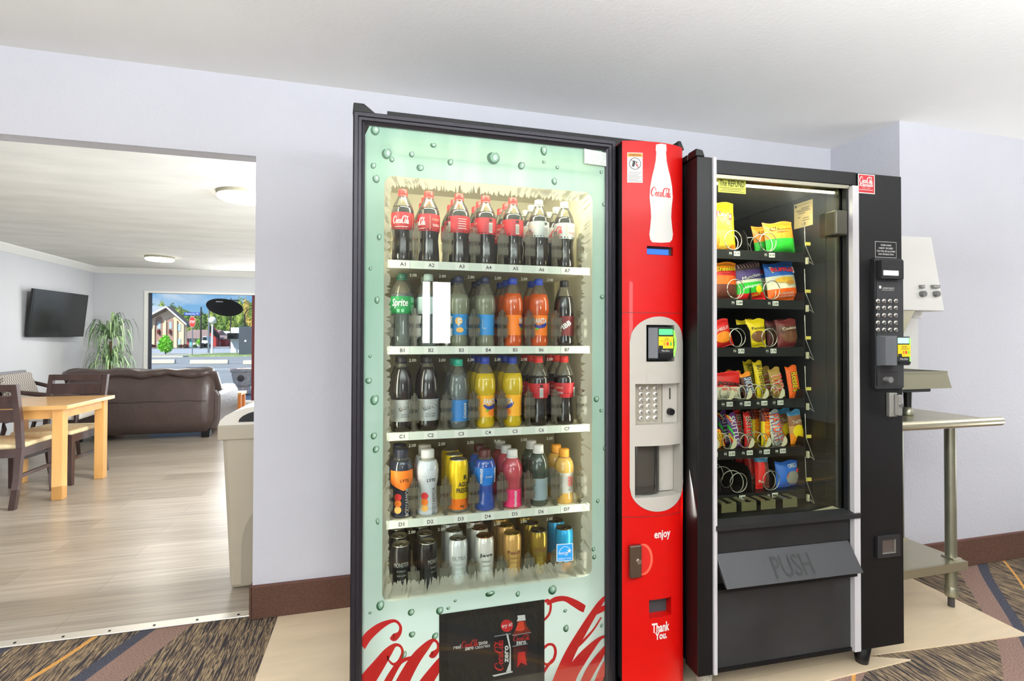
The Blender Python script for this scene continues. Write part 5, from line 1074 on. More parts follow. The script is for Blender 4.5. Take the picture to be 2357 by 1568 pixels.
SB('lock_box', MB().box(iu1-.058, iu1-.007, min(bx0, bx1), max(bx0, bx1), sm(1924, 540, min(bx0, bx1))[1], sm(1924, 482, min(bx0, bx1))[1], pm('lock_box_grey', (70, 68, 56), .35, .5)), side, bevel=.006)
SB('lamp_tube', MB().cyl((.075, .055, 1.741), (.6, .055, 1.741), .005, glow('tube_warm', (255, 244, 206), 4)))
# data plate on the side wall
vs0, vs1 = smu(1872, iu1-.009), smu(1829, iu1-.009); zz1 = EYE.z+(sm(1872, 458, vs0)[1]-EYE.z); zz0 = sm(1872, 517, vs0)[1]; vm_, hm = (vs0+vs1)/2, (vs1-vs0)/2; zm = (zz0+zz1)/2; hz = (zz1-zz0)/2
fp = lambda e: (lambda x, y: (iu1-.009-e, vm_-x, zm+y))
PLATE = pm('data_plate', (222, 196, 136), .5); mb = MB(); mb.rect(-hm, hm, -hz, hz, PLATE, fp(0)); mb.text('AUTOMATIC PRODUCTS', INK, fp(.0006), w=hm*1.5, h=.006, cy=hz*.8, bold=.01); mb.rect(-hm*.9, -hm*.7, hz*.68, hz*.88, INK, fp(.0006))
for k, (y, a, b) in enumerate(((.5, -.2, .7), (.38, -.8, .6), (.26, -.6, .75), (.1, -.5, .2), (-.2, -.6, -.3), (-.32, 0, .6), (-.5, -.1, .7))): mb.rect(a*hm, b*hm, y*hz, y*hz+.0022, INK, fp(.0006))
mb.text('CE', INK, fp(.0006), w=hm*.45, h=.009, cx=hm*.1, cy=-hz*.75); SB('data_plate', mb, side, recalc=False)
# trays
TZ = [1.531, 1.35, 1.172, .978, .797, .634]; VT = .14
TRAYM = pm('tray_black', (14, 14, 14), .4); COILM = pm('coil_wire', (196, 194, 182), .3, .9); TAGW = pm('price_tag', (226, 226, 218), .6); IVORY = pm('ivory_pusher', (206, 198, 168), .5); YTAB = pm('yellow_tab', (222, 204, 92), .5)
COLS = [[.10, .245, .395], [.10, .255, .41], [.10, .262, .40], [.105, .213, .288, .36, .43], [.10, .15, .222, .297, .37, .44], [.135, .265, .405]]
TAGT = [['$1.00', '$1.00', '$1.50'], ['2.00', '2.00', '2.00'], ['1.75', '1.75', '1.75'], ['2.00', '2.00', '2.00', '2.00', '2.00'], ['2.00']*6, ['2.00']*3]
trays = []
for r_, z in enumerate(TZ):
    tr = SB('tray', MB().box(.06, .545, VT, .74, z-.012, z-.004, TRAYM).box(.06, .545, VT-.003, VT+.001, z-.036, z-.002, TRAYM).prism([(.545, z-.02), (.549, z-.02), (.549, z+.03), (.545, z+.03)], VT, .74, TRAYM)); trays.append(tr)
    SB('tray_end', MB().tube([(.549, VT+.0, z+.12), (.553, VT-.0, z+.03), (.562, VT-.03, z-.05), (.548, VT-.012, z-.03)], .0016, COILM, 5).box(.552, .572, VT-.006, VT, z+.028, z+.04, YTAB).box(.546, .554, VT-.016, VT-.008, z-.045, z-.02, IVORY), tr)
    cs = COLS[r_]
    mb = MB()
    for i, u in enumerate(cs):
        if r_ == 3 and i == 4: pass
        w = .026; ft = lambda a, b: (a, VT-.0036, b)
        mb.rect(u-.026, u-.014, z-.023, z-.008, pm('tag_dark', (60, 58, 54), .6), ft); mb.text('P'+str(i+3), PAPER, lambda x, y, u=u, z=z: (u-.02+x, VT-.0042, z-.0155+y), h=.008)
        mb.rect(u-.006, u+.02, z-.024, z-.007, TAGW, ft); mb.text(TAGT[r_][i], INK, lambda x, y, u=u, z=z: (u+.007+x, VT-.0042, z-.0155+y), w=.021, h=.009, bold=.02)
    SB('price_tags', mb, tr, recalc=False)
    rr = .036 if len(cs) < 5 else .025
    if r_ == 2: rr = .034
    for i, u in enumerate(cs):
        pts = [(u+rr*math.cos(a), VT+.008+.06*max(0, k-20)/20, z+rr+rr*math.sin(a)) for k, a in [(k, -PI/2-.7+k*PI/10) for k in range(20*(7 if rr > .03 else 8))]]
        SB('spiral', MB().tube(pts, .0018, COILM, 5), tr)
    mids = [(a+b)/2 for a, b in zip(cs, cs[1:])]
    for u in (mids if r_ not in (3, 4) else ()): SB('divider', MB().prism([(VT+.02, z-.006), (.7, z-.006), (.7, z+.075), (VT+.05, z+.085), (VT+.03, z+.06)], u-.0015, u+.0015, TRAYM, axis='x'), tr)
    if r_ in (3, 4):
        for u in cs: 
            mb = MB(); mb.strokes([[(rr*.95*math.cos(a), rr*.95*math.sin(a), .003+.017*math.sin((a+1.35)/1.9*PI)) for a in [-1.35+1.9*k/8 for k in range(9)]]], IVORY, lambda x, y, u=u, z=z: (u+x+.001, VT+.004, z+rr+y), 3); SB('ivory_pusher', mb, tr, recalc=False)
for px in (1672, 1718, 1762, 1812):
    u, z = sm(px, 1172, .1); GP = clear('guide_plastic', (222, 216, 180), gloss=.6, rough=.1, body=.5, brgb=(190, 184, 140))
    SB('delivery_guide', MB().box(u-.03, u+.03, .085, .088, gz0, gz0+.03, GP).box(u-.03, u-.012, .088, .17, gz0+.03, gz0+.034, GP).box(u+.012, u+.03, .088, .17, gz0+.03, gz0+.034, GP).box(u-.03, u+.03, .14, .17, gz0+.03, gz0+.034, GP))
SB('chute_floor', MB().box(iu0, iu1, .04, .3, .575, .58, TRAYM)); SB('chute_edge', MB().prism([(.46, .034), (.605, .034), (.605, .07)], .5805, .586, IVORY, axis='z'))
# stickers on the glass and door
fg = lambda px, py, e: (lambda x, y: (sm(px, py, .0295)[0]+x, .0295-e, sm(px, py, .0295)[1]+y))
(a_, b_), (c_, d_) = sm(1653, 405, .0295), sm(1717, 445, .0295); w_, h_ = c_-a_, .062; f = fg(1685, 424, 0)
mb = MB(); mb.rect(-w_/2, w_/2, -h_/2, h_/2, pm('lime_paper', (214, 218, 96), .6, var=.06, scale=20), f); mb.text('The REFUND', INK, fg(1685, 423, .0006), w=w_*.88, h=.021, bold=.005)
for k, (dy, l) in enumerate(((.021, .8), (-.015, .9), (-.02, .7), (-.026, .85))): mb.rect(-w_*l/2, w_*l/2, dy, dy+.0018, pm('olive_print', (110, 112, 50), .6), fg(1685, 424, .0006))
SB('refund_sticker', mb, recalc=False, label='lime-yellow refund sticker in the top corner of the glass')
fd = lambda px, py, e: (lambda x, y: (sm(px, py, 0)[0]+x, -e, sm(px, py, 0)[1]+y))
mb = MB(); w_ = sm(2013, 425)[0]-sm(1974.5, 425)[0]; mb.rect(-w_/2, w_/2, -.036, .034, PAPER, fd(1994, 423, .0006)); mb.rect(-w_/2+.003, w_/2-.003, -.033, .031, pm('sticker_red', (168, 20, 28), .5), fd(1994, 423, .0010))
script(mb, PAPER, fd(1993, 415, .0014), w_*.78, hs=1.4, n=4); mb.text('Klamath', PAPER, fd(1993, 426, .0014), w=w_*.8, h=.013, shear=.3, bold=.02); mb.text('FALLS, OR', PAPER, fd(1993, 433.5, .0014), w=w_*.45, h=.004); mb.rect(-w_*.4, w_*.4, -.0008, .0008, PAPER, fd(1993, 437.5, .0014))
SB('red_sticker', mb, recalc=False, label='small red sticker with white script at the top of the control column')
mb = MB(); w_ = sm(2063, 575)[0]-sm(2014, 575)[0]; f = fd(2038.5, 575, .0006)
mb.rect(-w_/2, w_/2, -.029, .029, PAPER, f); mb.rect(-w_/2+.0014, w_/2-.0014, -.0276, .0276, BLACK, fd(2038.5, 575, .0010))
for k, t_ in enumerate(('WHEN USING', 'CREDIT OR DEBIT', 'YOU WILL BE ALLOWED', 'ONE TRANSACTION')): mb.text(t_, PAPER, fd(2038.5, 575, .0014), w=w_*(.5, .68, .86, .72)[k], h=.0062, cy=.016-.011*k, bold=.01)
SB('notice_plate', mb, recalc=False, label='small black notice with white border above the display')
# control module
a_, b_ = sm(2005, 745)[0], sm(2071, 745)[0]; zt1, zb1_ = sm(2035, 596)[1], sm(2035, 894)[1]
MOD = pm('module_black', (24, 24, 26), .45)
md = SB('control_module', MB().prism(rrect(a_, b_, zb1_, zt1, .008), -.014, 0, MOD).prism(rrect(a_+.008, b_-.003, zb1_+.008, zt1-.008, .005), -.016, -.013, pm('module_face', (30, 30, 32), .6)), label='black raised module with display, keys and bill slot')
(q0, y0), (q1, y1) = sm(2020, 642, -.02), sm(2070, 602, -.02)
SB('display', MB().box(q0, q1, -.036, -.014, y0, y1, BLACK2).box(sm(2034, 633, -.037)[0], sm(2068, 633, -.037)[0], -.0375, -.036, sm(2050, 634, -.037)[1], sm(2050, 623, -.037)[1], glow('lcd_white', (236, 236, 244), 1.0)), md)
fm = lambda px, py, e: (lambda x, y: (sm(px, py, -.0165)[0]+x, -.0165-e, sm(px, py, -.0165)[1]+y))
mb = MB(); mb.text('AUTOMATIC PRODUCTS', PAPER, fm(2045, 664, 0), w=.052, h=.007, bold=.02); mb.rect(-.005, .005, -.005, .005, PAPER, fm(2026, 661, 0)); mb.rect(-.026, .028, -.0005, .0005, PAPER, fm(2043, 668.5, 0)); SB('maker_mark', mb, md, recalc=False)
KD = pm('chrome_key', (176, 174, 168), .22, .9)
names = [['A 1', 'D 2', 'E 4', 'D 6'], ['B 5', 'E 3', 'E 8', 'C 4'], ['B 2', 'E 3', '5', '2'], ['C 1', 'E 3', '8', '4'], ['*', 'E', '9', 'C']]
for i, py in enumerate((693, 709, 726, 743, 759.5)):
    for j, px in enumerate((2020, 2034, 2047.5, 2061)):
        u, z = sm(px, py, -.0165); mb = MB().lathe([(.0088, 0), (.0085, .003), (.006, .0045), (0, .005)], KD, X=Matrix.Translation((u, -.016, z)) @ Matrix.Rotation(R(90), 4, 'X'), seg=14)
        mb.text(names[i][j], INK, lambda x, y, u=u, z=z: (u+x, -.0222, z+y), w=.009, h=.006, bold=.02); SB('key', mb, md, recalc=False)
def bld_reader():
    ua, va_ = sm(2021, 805, -.02)[0], None
    par = SB('bill_acceptor', MB().box(ua, ua+.074, -.03, -.012, sm(2040, 842, -.03)[1], sm(2040, 773, -.03)[1], RGREY), md)
    return par, ua
par, ua = bld_reader(); zt3, zb3 = sm(2060, 775, -.07)[1], sm(2060, 841, -.07)[1]
SB('reader_body', MB().prism([(ua, -.03), (ua, -.05), (ua+.012, -.078), (ua+.07, -.078), (ua+.074, -.03)], zb3, zt3, READER, axis='z').prism([(ua-.001, -.03), (ua-.001, -.05), (ua+.011, -.079), (ua+.0135, -.079), (ua+.004, -.03)], zb3, zt3, RGREY, axis='z'), par)
SB('lcd', MB().box(ua+.018, ua+.066, -.0795, -.078, zt3-.024, zt3-.004, pm('lcd_pale', (176, 226, 206), .3, emis=.5)), par)
mb = MB().box(ua+.018, ua+.072, -.0798, -.078, zb3+.03, zt3-.028, YEL).box(ua+.018, ua+.034, -.0802, -.0795, zb3+.03, zb3+.04, READER)
for k, c in enumerate((FOR, FRD, FLM)): mb.box(ua+.038+.011*k, ua+.045+.011*k, -.0802, -.0795, zb3+.04, zb3+.05, c)
mb.rect(ua+.03, ua+.064, zt3-.044, zt3-.0425, INK, lambda a, b: (a, -.0803, b)); mb.text('$1-$5', INK, lambda x, y: (ua+.045+x, -.0803, zt3-.036+y), h=.007, bold=.01); SB('instruction_plate', mb, par, recalc=False)
SB('maker_mark', MB().text('MarsStar', PAPER, lambda x, y: (ua+.046+x, -.0785, zb3+.022+y), h=.007), par, recalc=False)
SB('light_rim', MB().tube([(ua+.071, -.076, zt3-.008), (ua+.078, -.07, zt3-.03), (ua+.077, -.07, zb3+.03), (ua+.07, -.076, zb3+.01)], .004, NEON), par)
SB('bill_slot', MB().box(ua+.02, ua+.07, -.0815, -.078, zb3+.004, zb3+.014, pm('slot_black', (8, 8, 9), .3)), par)
(q0, y0), (q1, y1) = sm(2019, 888, -.016), sm(2066, 857, -.016)
SB('coin_recess', MB().box(q0, q1, -.0175, -.014, y0, y1, INK), md)
u, z = sm(2045, 874, -.03); SB('return_knob', MB().cyl((u, -.04, z), (u, -.015, z), .011, pm('knob_grey', (96, 96, 96), .4)), md, bevel=.002)
(q0, y0), (q1, y1) = sm(2046, 960, -.012), sm(2076, 905, -.032); LOCK = pm('lock_steel', (172, 170, 164), .3, .7)
SB('lock_handle', MB().box(q0, q1, -.016, 0, y0, y1, LOCK).prism([(y0+.006, -.016), (y0+.01, -.036), (y1-.01, -.036), (y1-.006, -.016)], q0+.016, q1-.002, LOCK, axis='x') if 0 else MB().box(q0, q1, -.016, 0, y0, y1, LOCK).box(q0+.02, q1, -.034, -.016, y0+.006, y1-.006, LOCK).cyl(((q0+q1)/2+.01, -.038, (y0+y1)/2), ((q0+q1)/2+.01, -.034, (y0+y1)/2), .008, CHROME), bevel=.003)
(q0, y0), (q1, y1) = sm(2015, 1284, 0), sm(2067, 1228, 0); (r0, s0), (r1, s1) = sm(2026, 1274, 0), sm(2056, 1239, 0)
SB('coin_return', MB().box(q0, q1, -.01, 0, y0, s0, MOD).box(q0, q1, -.01, 0, s1, y1, MOD).box(q0, r0, -.01, 0, s0, s1, MOD).box(r1, q1, -.01, 0, s0, s1, MOD).box(r0, r1, -.003, -.0005, s0, s1, pm('return_steel', (120, 112, 108), .3, .8)).box(r1-.003, r1, -.01, -.003, s0, s1, LOCK).box(r0, r1, -.01, -.003, s0, s0+.003, LOCK), bevel=.001)
# ------------------------------------------------------------------ snacks
def bagsurf(w, h, t):
    def f(x, y, side=-1, e=0.):
        a, b = min(1, abs(2*x/w)), min(1, abs(2*y/h)); bu = (1-a**2.6)**.7*max(0, 1-(b/.9)**3.2)**.75 if b < .9 else 0
        wr = .0016*noise.noise(Vector((x*60, y*26, side*3.1)))
        return side*(t/2*bu+.0006+wr+e)
    return f
def bag(w, h, t, regions, deco=None, nx=14, nz=40, crimp=True):
    """pillow packet standing on its lower edge, front towards -Y; regions = function (x, y in -1..1) -> material"""
    f = bagsurf(w, h, t); mb = MB(); P = lambda i, j, s_: (lambda x, y: (x*(1-.05*(1-abs(2*y/h)**3)), f(x, y, s_), h/2+y+.004*math.sin(x/w*7)*(abs(2*y/h)**6)))((i/nx-.5)*w, (j/nz-.5)*h)
    for s_ in (-1, 1):
        vs = [P(i, j, s_) for j in range(nz+1) for i in range(nx+1)]; o = {}
        for j in range(nz):
            for i in range(nx): o.setdefault(regions(2*(i+.5)/nx-1, 2*(j+.5)/nz-1), []).append((j*(nx+1)+i, j*(nx+1)+i+1, (j+1)*(nx+1)+i+1, (j+1)*(nx+1)+i))
        for m, fs in o.items(): mb.add(vs, fs, m, True)
    g = lambda e=.0012: (lambda x, y: (x, f(x, y, -1, e), h/2+y))
    if deco: deco(mb, g, w, h)
    return mb.mesh('packet')
FO = dict(rough=.42, spec=.4, coat=.12)
def foil(nm, c): return pm('foil_'+nm, c, **FO)
Fy, Fo, Fr, Fg, Fp, Fb, Fw, Fbr, Fk, Fdr, Fgd, Ftan = [foil(n, c) for n, c in (('yellow', (250, 214, 24)), ('orange', (244, 140, 30)), ('red', (208, 28, 26)), ('green', (42, 178, 48)), ('purple', (74, 52, 112)), ('blue', (28, 92, 186)), ('white', (236, 230, 214)), ('brown', (96, 48, 36)), ('black', (26, 24, 26)), ('deep_orange', (242, 98, 20)), ('gold', (176, 136, 60)), ('tan', (206, 150, 84)))]
Fpl, Fcr, Fmr, Flb = foil('plum', (70, 56, 62)), foil('cream', (250, 240, 210)), foil('maroon', (112, 36, 36)), foil('pale_blue', (70, 140, 190))
def T(mb, g, s_, m, w, h, cx=0, cy=0, rot=0, b_=.012, e=.0036, sh=0): mb.text(s_, m, g(e), w=w, h=h, cx=cx, cy=cy, rot=rot, bold=b_, shear=sh)
def outl(mb, g, s_, m, m2, w, h, cx=0, cy=0, rot=0, sh=0): T(mb, g, s_, m2, w*1.04, h*1.1, cx, cy, rot, .045, .003, sh); T(mb, g, s_, m, w, h, cx, cy, rot, .008, .0042, sh)
def dlays(mb, g, w, h):
    mb.poly([(-.034, .03), (.034, .022), (.038, .05), (-.03, .058)], g(.0024), FRD); T(mb, g, "Lay's", PAPER, .058, .024, .002, .04, -.1)
    mb.disc((-.01, -.052), .05, foil('crisp', (244, 196, 70)), g(.0018), 20, .035); mb.disc((-.05, -.06), .03, foil('potato', (196, 130, 40)), g(.0024), 16, .04); T(mb, g, 'Classic', INK, .026, .006, .006, -.002, b_=0)
def dcheet(top, low):
    def d(mb, g, w, h): outl(mb, g, 'Cheetos', Fy, INK, w*.72, h*.12, 0, h*.3, .08, .2); T(mb, g, low, INK, w*.4, h*.05, .0, h*.17, b_=.02)
    return d
def ddor(mb, g, w, h):
    outl(mb, g, 'Munchies', PAPER, Fp, w*.66, h*.09, .0, h*.12, .15, .2); T(mb, g, 'Jalapeno', PAPER, w*.7, h*.09, 0, -h*.13, .1); T(mb, g, 'HOT', Fy, w*.3, h*.06, w*.12, -h*.36, .1); mb.disc((w*.2, -h*.22), w*.12, Fy, g(.003), 12)
    for k in range(9): mb.strokes([[(-w*.42+w*.105*k, h*.36, .004), (-w*.40+w*.105*k, h*.47, .004)]], foil('pink', (200, 150, 150)), g(.0024), 2)
def druf(mb, g, w, h):
    mb.poly([(-w*.36, h*.24), (w*.4, h*.2), (w*.42, h*.36), (-w*.38, h*.4)], g(.0024), PAPER); T(mb, g, 'RUFFLES', FRD, w*.72, h*.11, .0, h*.3, -.06, .05)
    mb.disc((-w*.02, h*.04), w*.3, foil('chip', (244, 186, 60)), g(.0024), 16, h*.07); mb.disc((w*.16, -h*.04), w*.16, foil('chip_dark', (206, 140, 50)), g(.003), 12, h*.05); T(mb, g, 'CHEDDAR', PAPER, w*.5, h*.05, 0, -h*.3); T(mb, g, '& SOUR CREAM', PAPER, w*.5, h*.04, 0, -h*.37)
def dround(m, txt, m2):
    def d(mb, g, w, h): mb.disc((0, -h*.12), w*.36, m, g(.0024), 20, h*.2); T(mb, g, txt, m2, w*.66, h*.1, 0, h*.18, .1)
    return d
def dbar(txt, m, m2=None, wd=.62, hh=.62):
    def d(mb, g, w, h): (outl(mb, g, txt, m, m2, h*wd, w*hh, 0, 0, -PI/2) if m2 else T(mb, g, txt, m, h*wd, w*hh, 0, 0, -PI/2, .015))
    return d
def reg_v(*st):
    """bands from the bottom: (upper limit in -1..1, material)"""
    return lambda x, y: next(m for l, m in st if y <= l)
def px_size(x0, x1, yt, yb, v): (a, z0), (b, _) = sm(x0, yb, v), sm(x1, yb, v); return b-a, sm((x0+x1)/2, yt, v)[1]-z0, (a+b)/2
SNACKS = []
def snack(r_, x0, x1, yt, yb, t, reg, deco, nm, lab, cat, n=1, lean=0, yaw=0, extra=None, v=VT+.046, back=None):
    """front packet sized from the space it fills on its tray; n-1 more stand behind it"""
    w, h, u = px_size(x0, x1, yt, yb, v); z = TZ[r_]-.004
    me = bag(w, h, t, reg, deco, nx=16 if w < .07 else 24); gap = max(t+.012, .055)
    for j in range(n):
        L = Matrix.Translation(SO) @ Matrix.Rotation(TH, 4, 'Z'); p = L @ Vector((u, v+gap*j, z))
        l2 = lab if j == 0 else back[j-1]
        tt = thing(nm, l2, cat, tuple(p), TH+R(yaw), f'packets on the {("top", "second", "third", "fourth", "fifth", "lowest")[r_]} tray of the snack machine')
        tt.rotation_euler = (R(-5), R(lean), TH+R(yaw))
        o = bpy.data.objects.new('wrapper', me); COL.objects.link(o); o.parent = tt
snack(0, 1630, 1694, 446, 562, .045, reg_v((-.72, Fo), (1, Fy)), dlays, 'crisp_packet', 'tall yellow potato chip bag under the lime refund sticker', 'chip bag')
snack(0, 1764, 1832, 487, 562, .05, reg_v((-.05, Fg), (.2, Fo), (1, Fo)), dcheet('', 'Jalapeno'), 'crisp_packet', 'orange and green cheese puff bag at the front of the top tray', 'chip bag', 2, -5, 0, back=['orange and white cheese puff bag peeking out behind the orange and green one'])
snack(1, 1632, 1698, 594, 682, .05, reg_v((-.2, Fbr), (.25, Fdr), (.55, Fr), (1, Fo)), dcheet('', 'FLAMIN HOT'), 'crisp_packet', 'orange and red cheese snack bag half hidden by the white trim', 'chip bag')
snack(1, 1696, 1762, 598, 686, .045, reg_v((-.62, Fr), (-.05, Fg), (.1, Fw), (.62, Fp), (1, Fpl)), ddor, 'crisp_packet', 'purple, green and red jalapeno chip bag with a striped top', 'chip bag', 2, -7, 0, back=['purple-topped chip bag standing behind the jalapeno bag'])
snack(1, 1766, 1840, 596, 686, .05, reg_v((-.35, Fdr), (.02, Fcr), (.3, Fw), (1, Fb)), druf, 'crisp_packet', 'blue, white and orange ridged chip bag', 'chip bag', 2, -6, 4, back=['blue ridged chip bag standing behind the blue and white one'])
snack(2, 1640, 1690, 730, 794, .035, reg_v((1, Fr)), dround(Fo, 'CHEEZ-IT', PAPER), 'cracker_packet', 'red cracker packet with a round orange cracker on it', 'snack packet', 1, -12)
snack(2, 1720, 1764, 730, 796, .035, reg_v((1, Fy)), dround(foil('walnut', (120, 74, 36)), 'Famous', INK), 'cookie_packet', 'yellow cookie packet with a brown round window', 'snack packet', 2, -1, 0, back=['yellow cookie packet second in its spiral on the third tray'])
snack(2, 1790, 1838, 731, 796, .035, reg_v((-.1, Fmr), (.55, Fbr), (1, Fmr)), dround(foil('cookie', (110, 66, 40)), 'Cookies', Fcr), 'cookie_packet', 'maroon cookie packet at the end of the third tray', 'snack packet', 2, -3, 0, back=['maroon cookie packet second in its spiral on the third tray'])
snack(3, 1640, 1706, 848, 912, .035, reg_v((-.1, Fcr), (1, Fr)), lambda mb, g, w, h: (T(mb, g, 'JACKSONS', INK, w*.74, h*.17, 0, h*.05, -.1, .05), T(mb, g, 'BEEF STICKS', FRD, w*.5, h*.09, 0, -h*.14, -.08, .02)), 'jerky_packet', 'red and white snack packet at the left end of the fourth tray', 'snack packet')
def bars(r_, items):
    for (x0, x1, yt, yb, reg, deco, lab, n, lean, bk) in items: snack(r_, x0, x1, yt, yb, .022, reg, deco, 'candy_bar', lab, 'candy bar', n, lean, 0, back=bk)
bars(3, [(1713, 1739, 853, 914, lambda x, y: Fo if y > .7 else Fbr, dbar('SNICKERS', PAPER, Fb), 'brown candy bar with white and blue letters in the fourth tray', 3, -10, ['yellowish bar second behind the brown candy bar', 'yellowish bar third behind the brown candy bar']),
 (1744, 1765, 828, 914, lambda x, y: Fy, dbar("BUTTERFINGER", INK, None, .8, .5), 'yellow candy bar with black letters in the fourth tray', 2, -6, ['yellow candy bar second in line behind the front yellow bar']),
 (1780, 1808, 846, 916, lambda x, y: Fgd if x < -.1 else Fgd, dbar('TWIX', FRD, PAPER, .6, .8), 'gold candy bar with big red letters', 2, -10, ['gold candy bar second in line behind the red-lettered one']),
 (1817, 1844, 843, 916, lambda x, y: Fdr if abs(y) < .99 else Fo, dbar("Reese's", Fy, INK, .6, .55), 'orange candy bar with yellow letters at the end of the fourth tray', 1, -6, None)])
bars(4, [(1644, 1670, 985, 1026, lambda x, y: Fo, dbar('REESE STIX', Fy, Fbr, .8, .5), 'short orange candy bar at the left end of the fifth tray', 1, -16, None),
 (1682, 1706, 950, 1028, lambda x, y: (Fp, Fr, Fy, foil('violet', (120, 60, 140)), Fg)[int((x*2+y*3)*1.4) % 5] if x < -.1 else foil('violet', (120, 60, 140)), dbar('SKITTLES', PAPER, None, .86, .5), 'purple rainbow candy bar with white letters', 2, -8, ['purple rainbow candy bar second in line on the fifth tray']),
 (1714, 1732, 944, 1024, lambda x, y: Fr if x < .2 else Fmr, dbar('SKITTLES', INK, Fcr, .7, .6), 'red candy bar with dark letters in the fifth tray', 2, 0, ['red candy bar second in line behind the dark-lettered one']),
 (1752, 1772, 941, 1026, lambda x, y: Fy if y < .3 else Fmr, dbar('STARBURST', Fdr, None, .8, .6), 'yellow and maroon candy bar with orange-red letters', 2, 3, ['maroon candy bar second behind the yellow and maroon one']),
 (1778, 1806, 944, 1024, lambda x, y: Fw if x < -.2 else foil('silver', (200, 200, 206)), dbar('PAYDAY', Fdr, Fb, .8, .7), 'white candy bar with orange-red letters in the fifth tray', 2, -9, ['white candy bar second in line behind the orange-lettered one'])])
snack(4, 1820, 1852, 948, 1026, .03, reg_v((-.35, Fo), (.1, Ftan), (.7, foil('mixed_nut', (150, 96, 60))), (1, Flb)), dround(Fy, 'Trail Mix', PAPER), 'nut_packet', 'orange and tan nut packet at the end of the fifth tray', 'snack packet', 2, -5, back=['brown nut packet second behind the orange and tan one'])
snack(5, 1739, 1771, 1040, 1126, .04, lambda x, y: Flb if y > .45 else (Fr if x < .05 else Fbr), lambda mb, g, w, h: (T(mb, g, 'Kelloggs', PAPER, w*.7, h*.12, 0, h*.36), T(mb, g, 'Pop', PAPER, w*.3, h*.1, -w*.25, -h*.3)), 'pastry_packet', 'red and brown pastry packet with a blue top on the lowest tray', 'snack packet', 3, 0, 0, back=['blue-topped pastry packet second in line on the lowest tray', 'blue-topped pastry packet third in line on the lowest tray'])
snack(5, 1786, 1838, 1064, 1124, .04, reg_v((1, Fb)), lambda mb, g, w, h: (mb.disc((w*.12, -h*.12), w*.3, foil('grey_oval', (150, 146, 136)), g(.0018), 16, h*.26), mb.poly([(-w*.16, -h*.1), (w*.4, h*.08), (w*.42, h*.22), (-w*.12, h*.06)], g(.003), FRD), T(mb, g, 'OREO', PAPER, w*.4, h*.14, w*.14, h*.34, .1)), 'cookie_packet', 'bright blue cookie packet with a red flash on the lowest tray', 'snack packet', 1, 0)
# ================================================================== STEEL TABLE AND DISPENSER
SST = pm('stainless', (196, 190, 164), .3, .85, var=.05, scale=8); GALV = pm('galvanised', (150, 150, 132), .35, .8, var=.12, scale=8)
PAINT = pm('dispenser_white', (226, 226, 220), .4, var=.02, scale=3); DRIP = pm('drip_steel', (150, 146, 122), .38, .6)
t = thing('work_table', 'stainless steel work table behind the snack machine', 'table', (2.2, 1.75, 0))
MB().box(1.98, 2.57, 1.56, 1.985, .84, .862, SST).prism([(1.545+.016*math.cos(a), .857+.019*math.sin(a)) for a in [2*PI*k/14 for k in range(14)]], 1.98, 2.572, SST, axis='x').build('tabletop', t, bevel=.006)
MB().box(2.0, 2.54, 1.66, 1.97, .205, .222, SST).box(2.0, 2.54, 1.655, 1.662, .185, .222, SST).build('lower_shelf', t)
for x in (2.03, 2.512):
    for y in (1.705, 1.94):
        l = MB().cyl((x, y, .05), (x, y, .84), .0215, GALV, seg=20).build('leg', t)
        MB().lathe([(0, .05), (.0235, .05), (.025, .06), (.0235, .09), (.0215, .095)], GALV, (x, y, 0)).cyl((x, y, .004), (x, y, .05), .013, DKP).build('foot', l)
        MB().box(x-.025, x+.025, y-.03, y+.026, .185, .228, SST).build('clamp', l, bevel=.003)
dm = thing('water_dispenser', 'white water dispenser on the steel table', 'dispenser', (2.3, 1.75, .862))
YD = 1.7
def dq(px, py, y=YD): v = atY(px, py, y); return v.x, v.z
(ax, az), (bx, bz) = dq(2060, 537), dq(2163.5, 540); (cx, cz), (ex, ez) = dq(2175, 714), dq(2060, 716)
cz = ez = (cz+ez)/2
hd = MB(); lo = [(ex, YD, ez), (cx, YD, cz), (cx, 1.95, cz), (ex, 1.95, ez)]; hi = [(ax, YD+.05, az), (bx+.02, YD+.05, bz), (bx+.02, 1.95, bz), (ax, 1.95, az)]
hd.hexa(lo, hi, PAINT).build('head', dm, bevel=.004)
for px, lab in ((2122, 'ICE'), (2153, 'WATER')):
    x, z = dq(px, 677, YD+.008); MB().cyl((x, YD-.006, z), (x, YD+.03, z), .013, pm('button_grey', (96, 96, 96), .4)).build('push_button', dm, bevel=.002)
    x, z = dq(px, 660, YD+.01); w_ = .022 if lab == 'ICE' else .04
    mb = MB().box(x-w_/2, x+w_/2, YD+.004, YD+.03, z-.007, z+.007, pm('plate_grey', (110, 110, 108), .5)); mb.text(lab, PAPER, fplane(x, z, YD+.003), w=w_*.75, h=.007, bold=.01); mb.build('button_plate', dm)
x0, _ = dq(2078, 780, 1.85); x1, _ = dq(2119, 850, 1.85)
MB().box(x0-.12, x1, 1.86, 1.95, 1.05, ez, PAINT).build('back_panel', dm, bevel=.004)
MB().prism([(1.72, ez), (1.84, ez), (1.84, ez-.16), (1.80, ez-.16)], dq(2082, 715, 1.75)[0]-.05, dq(2098, 715, 1.75)[0]-.02, DRIP, axis='x').cyl((dq(2104, 722, 1.78)[0], 1.78, ez-.03), (dq(2104, 722, 1.78)[0], 1.78, ez), .03, WHITE).build('chute', dm)
(ax, az), (bx, bz) = dq(2060, 857, 1.66), dq(2186, 857, 1.66); (cx, cz), (ex, ez2) = dq(2191, 892, 1.66), dq(2060, 899, 1.66); zt4, zb4 = az, (cz+ez2)/2
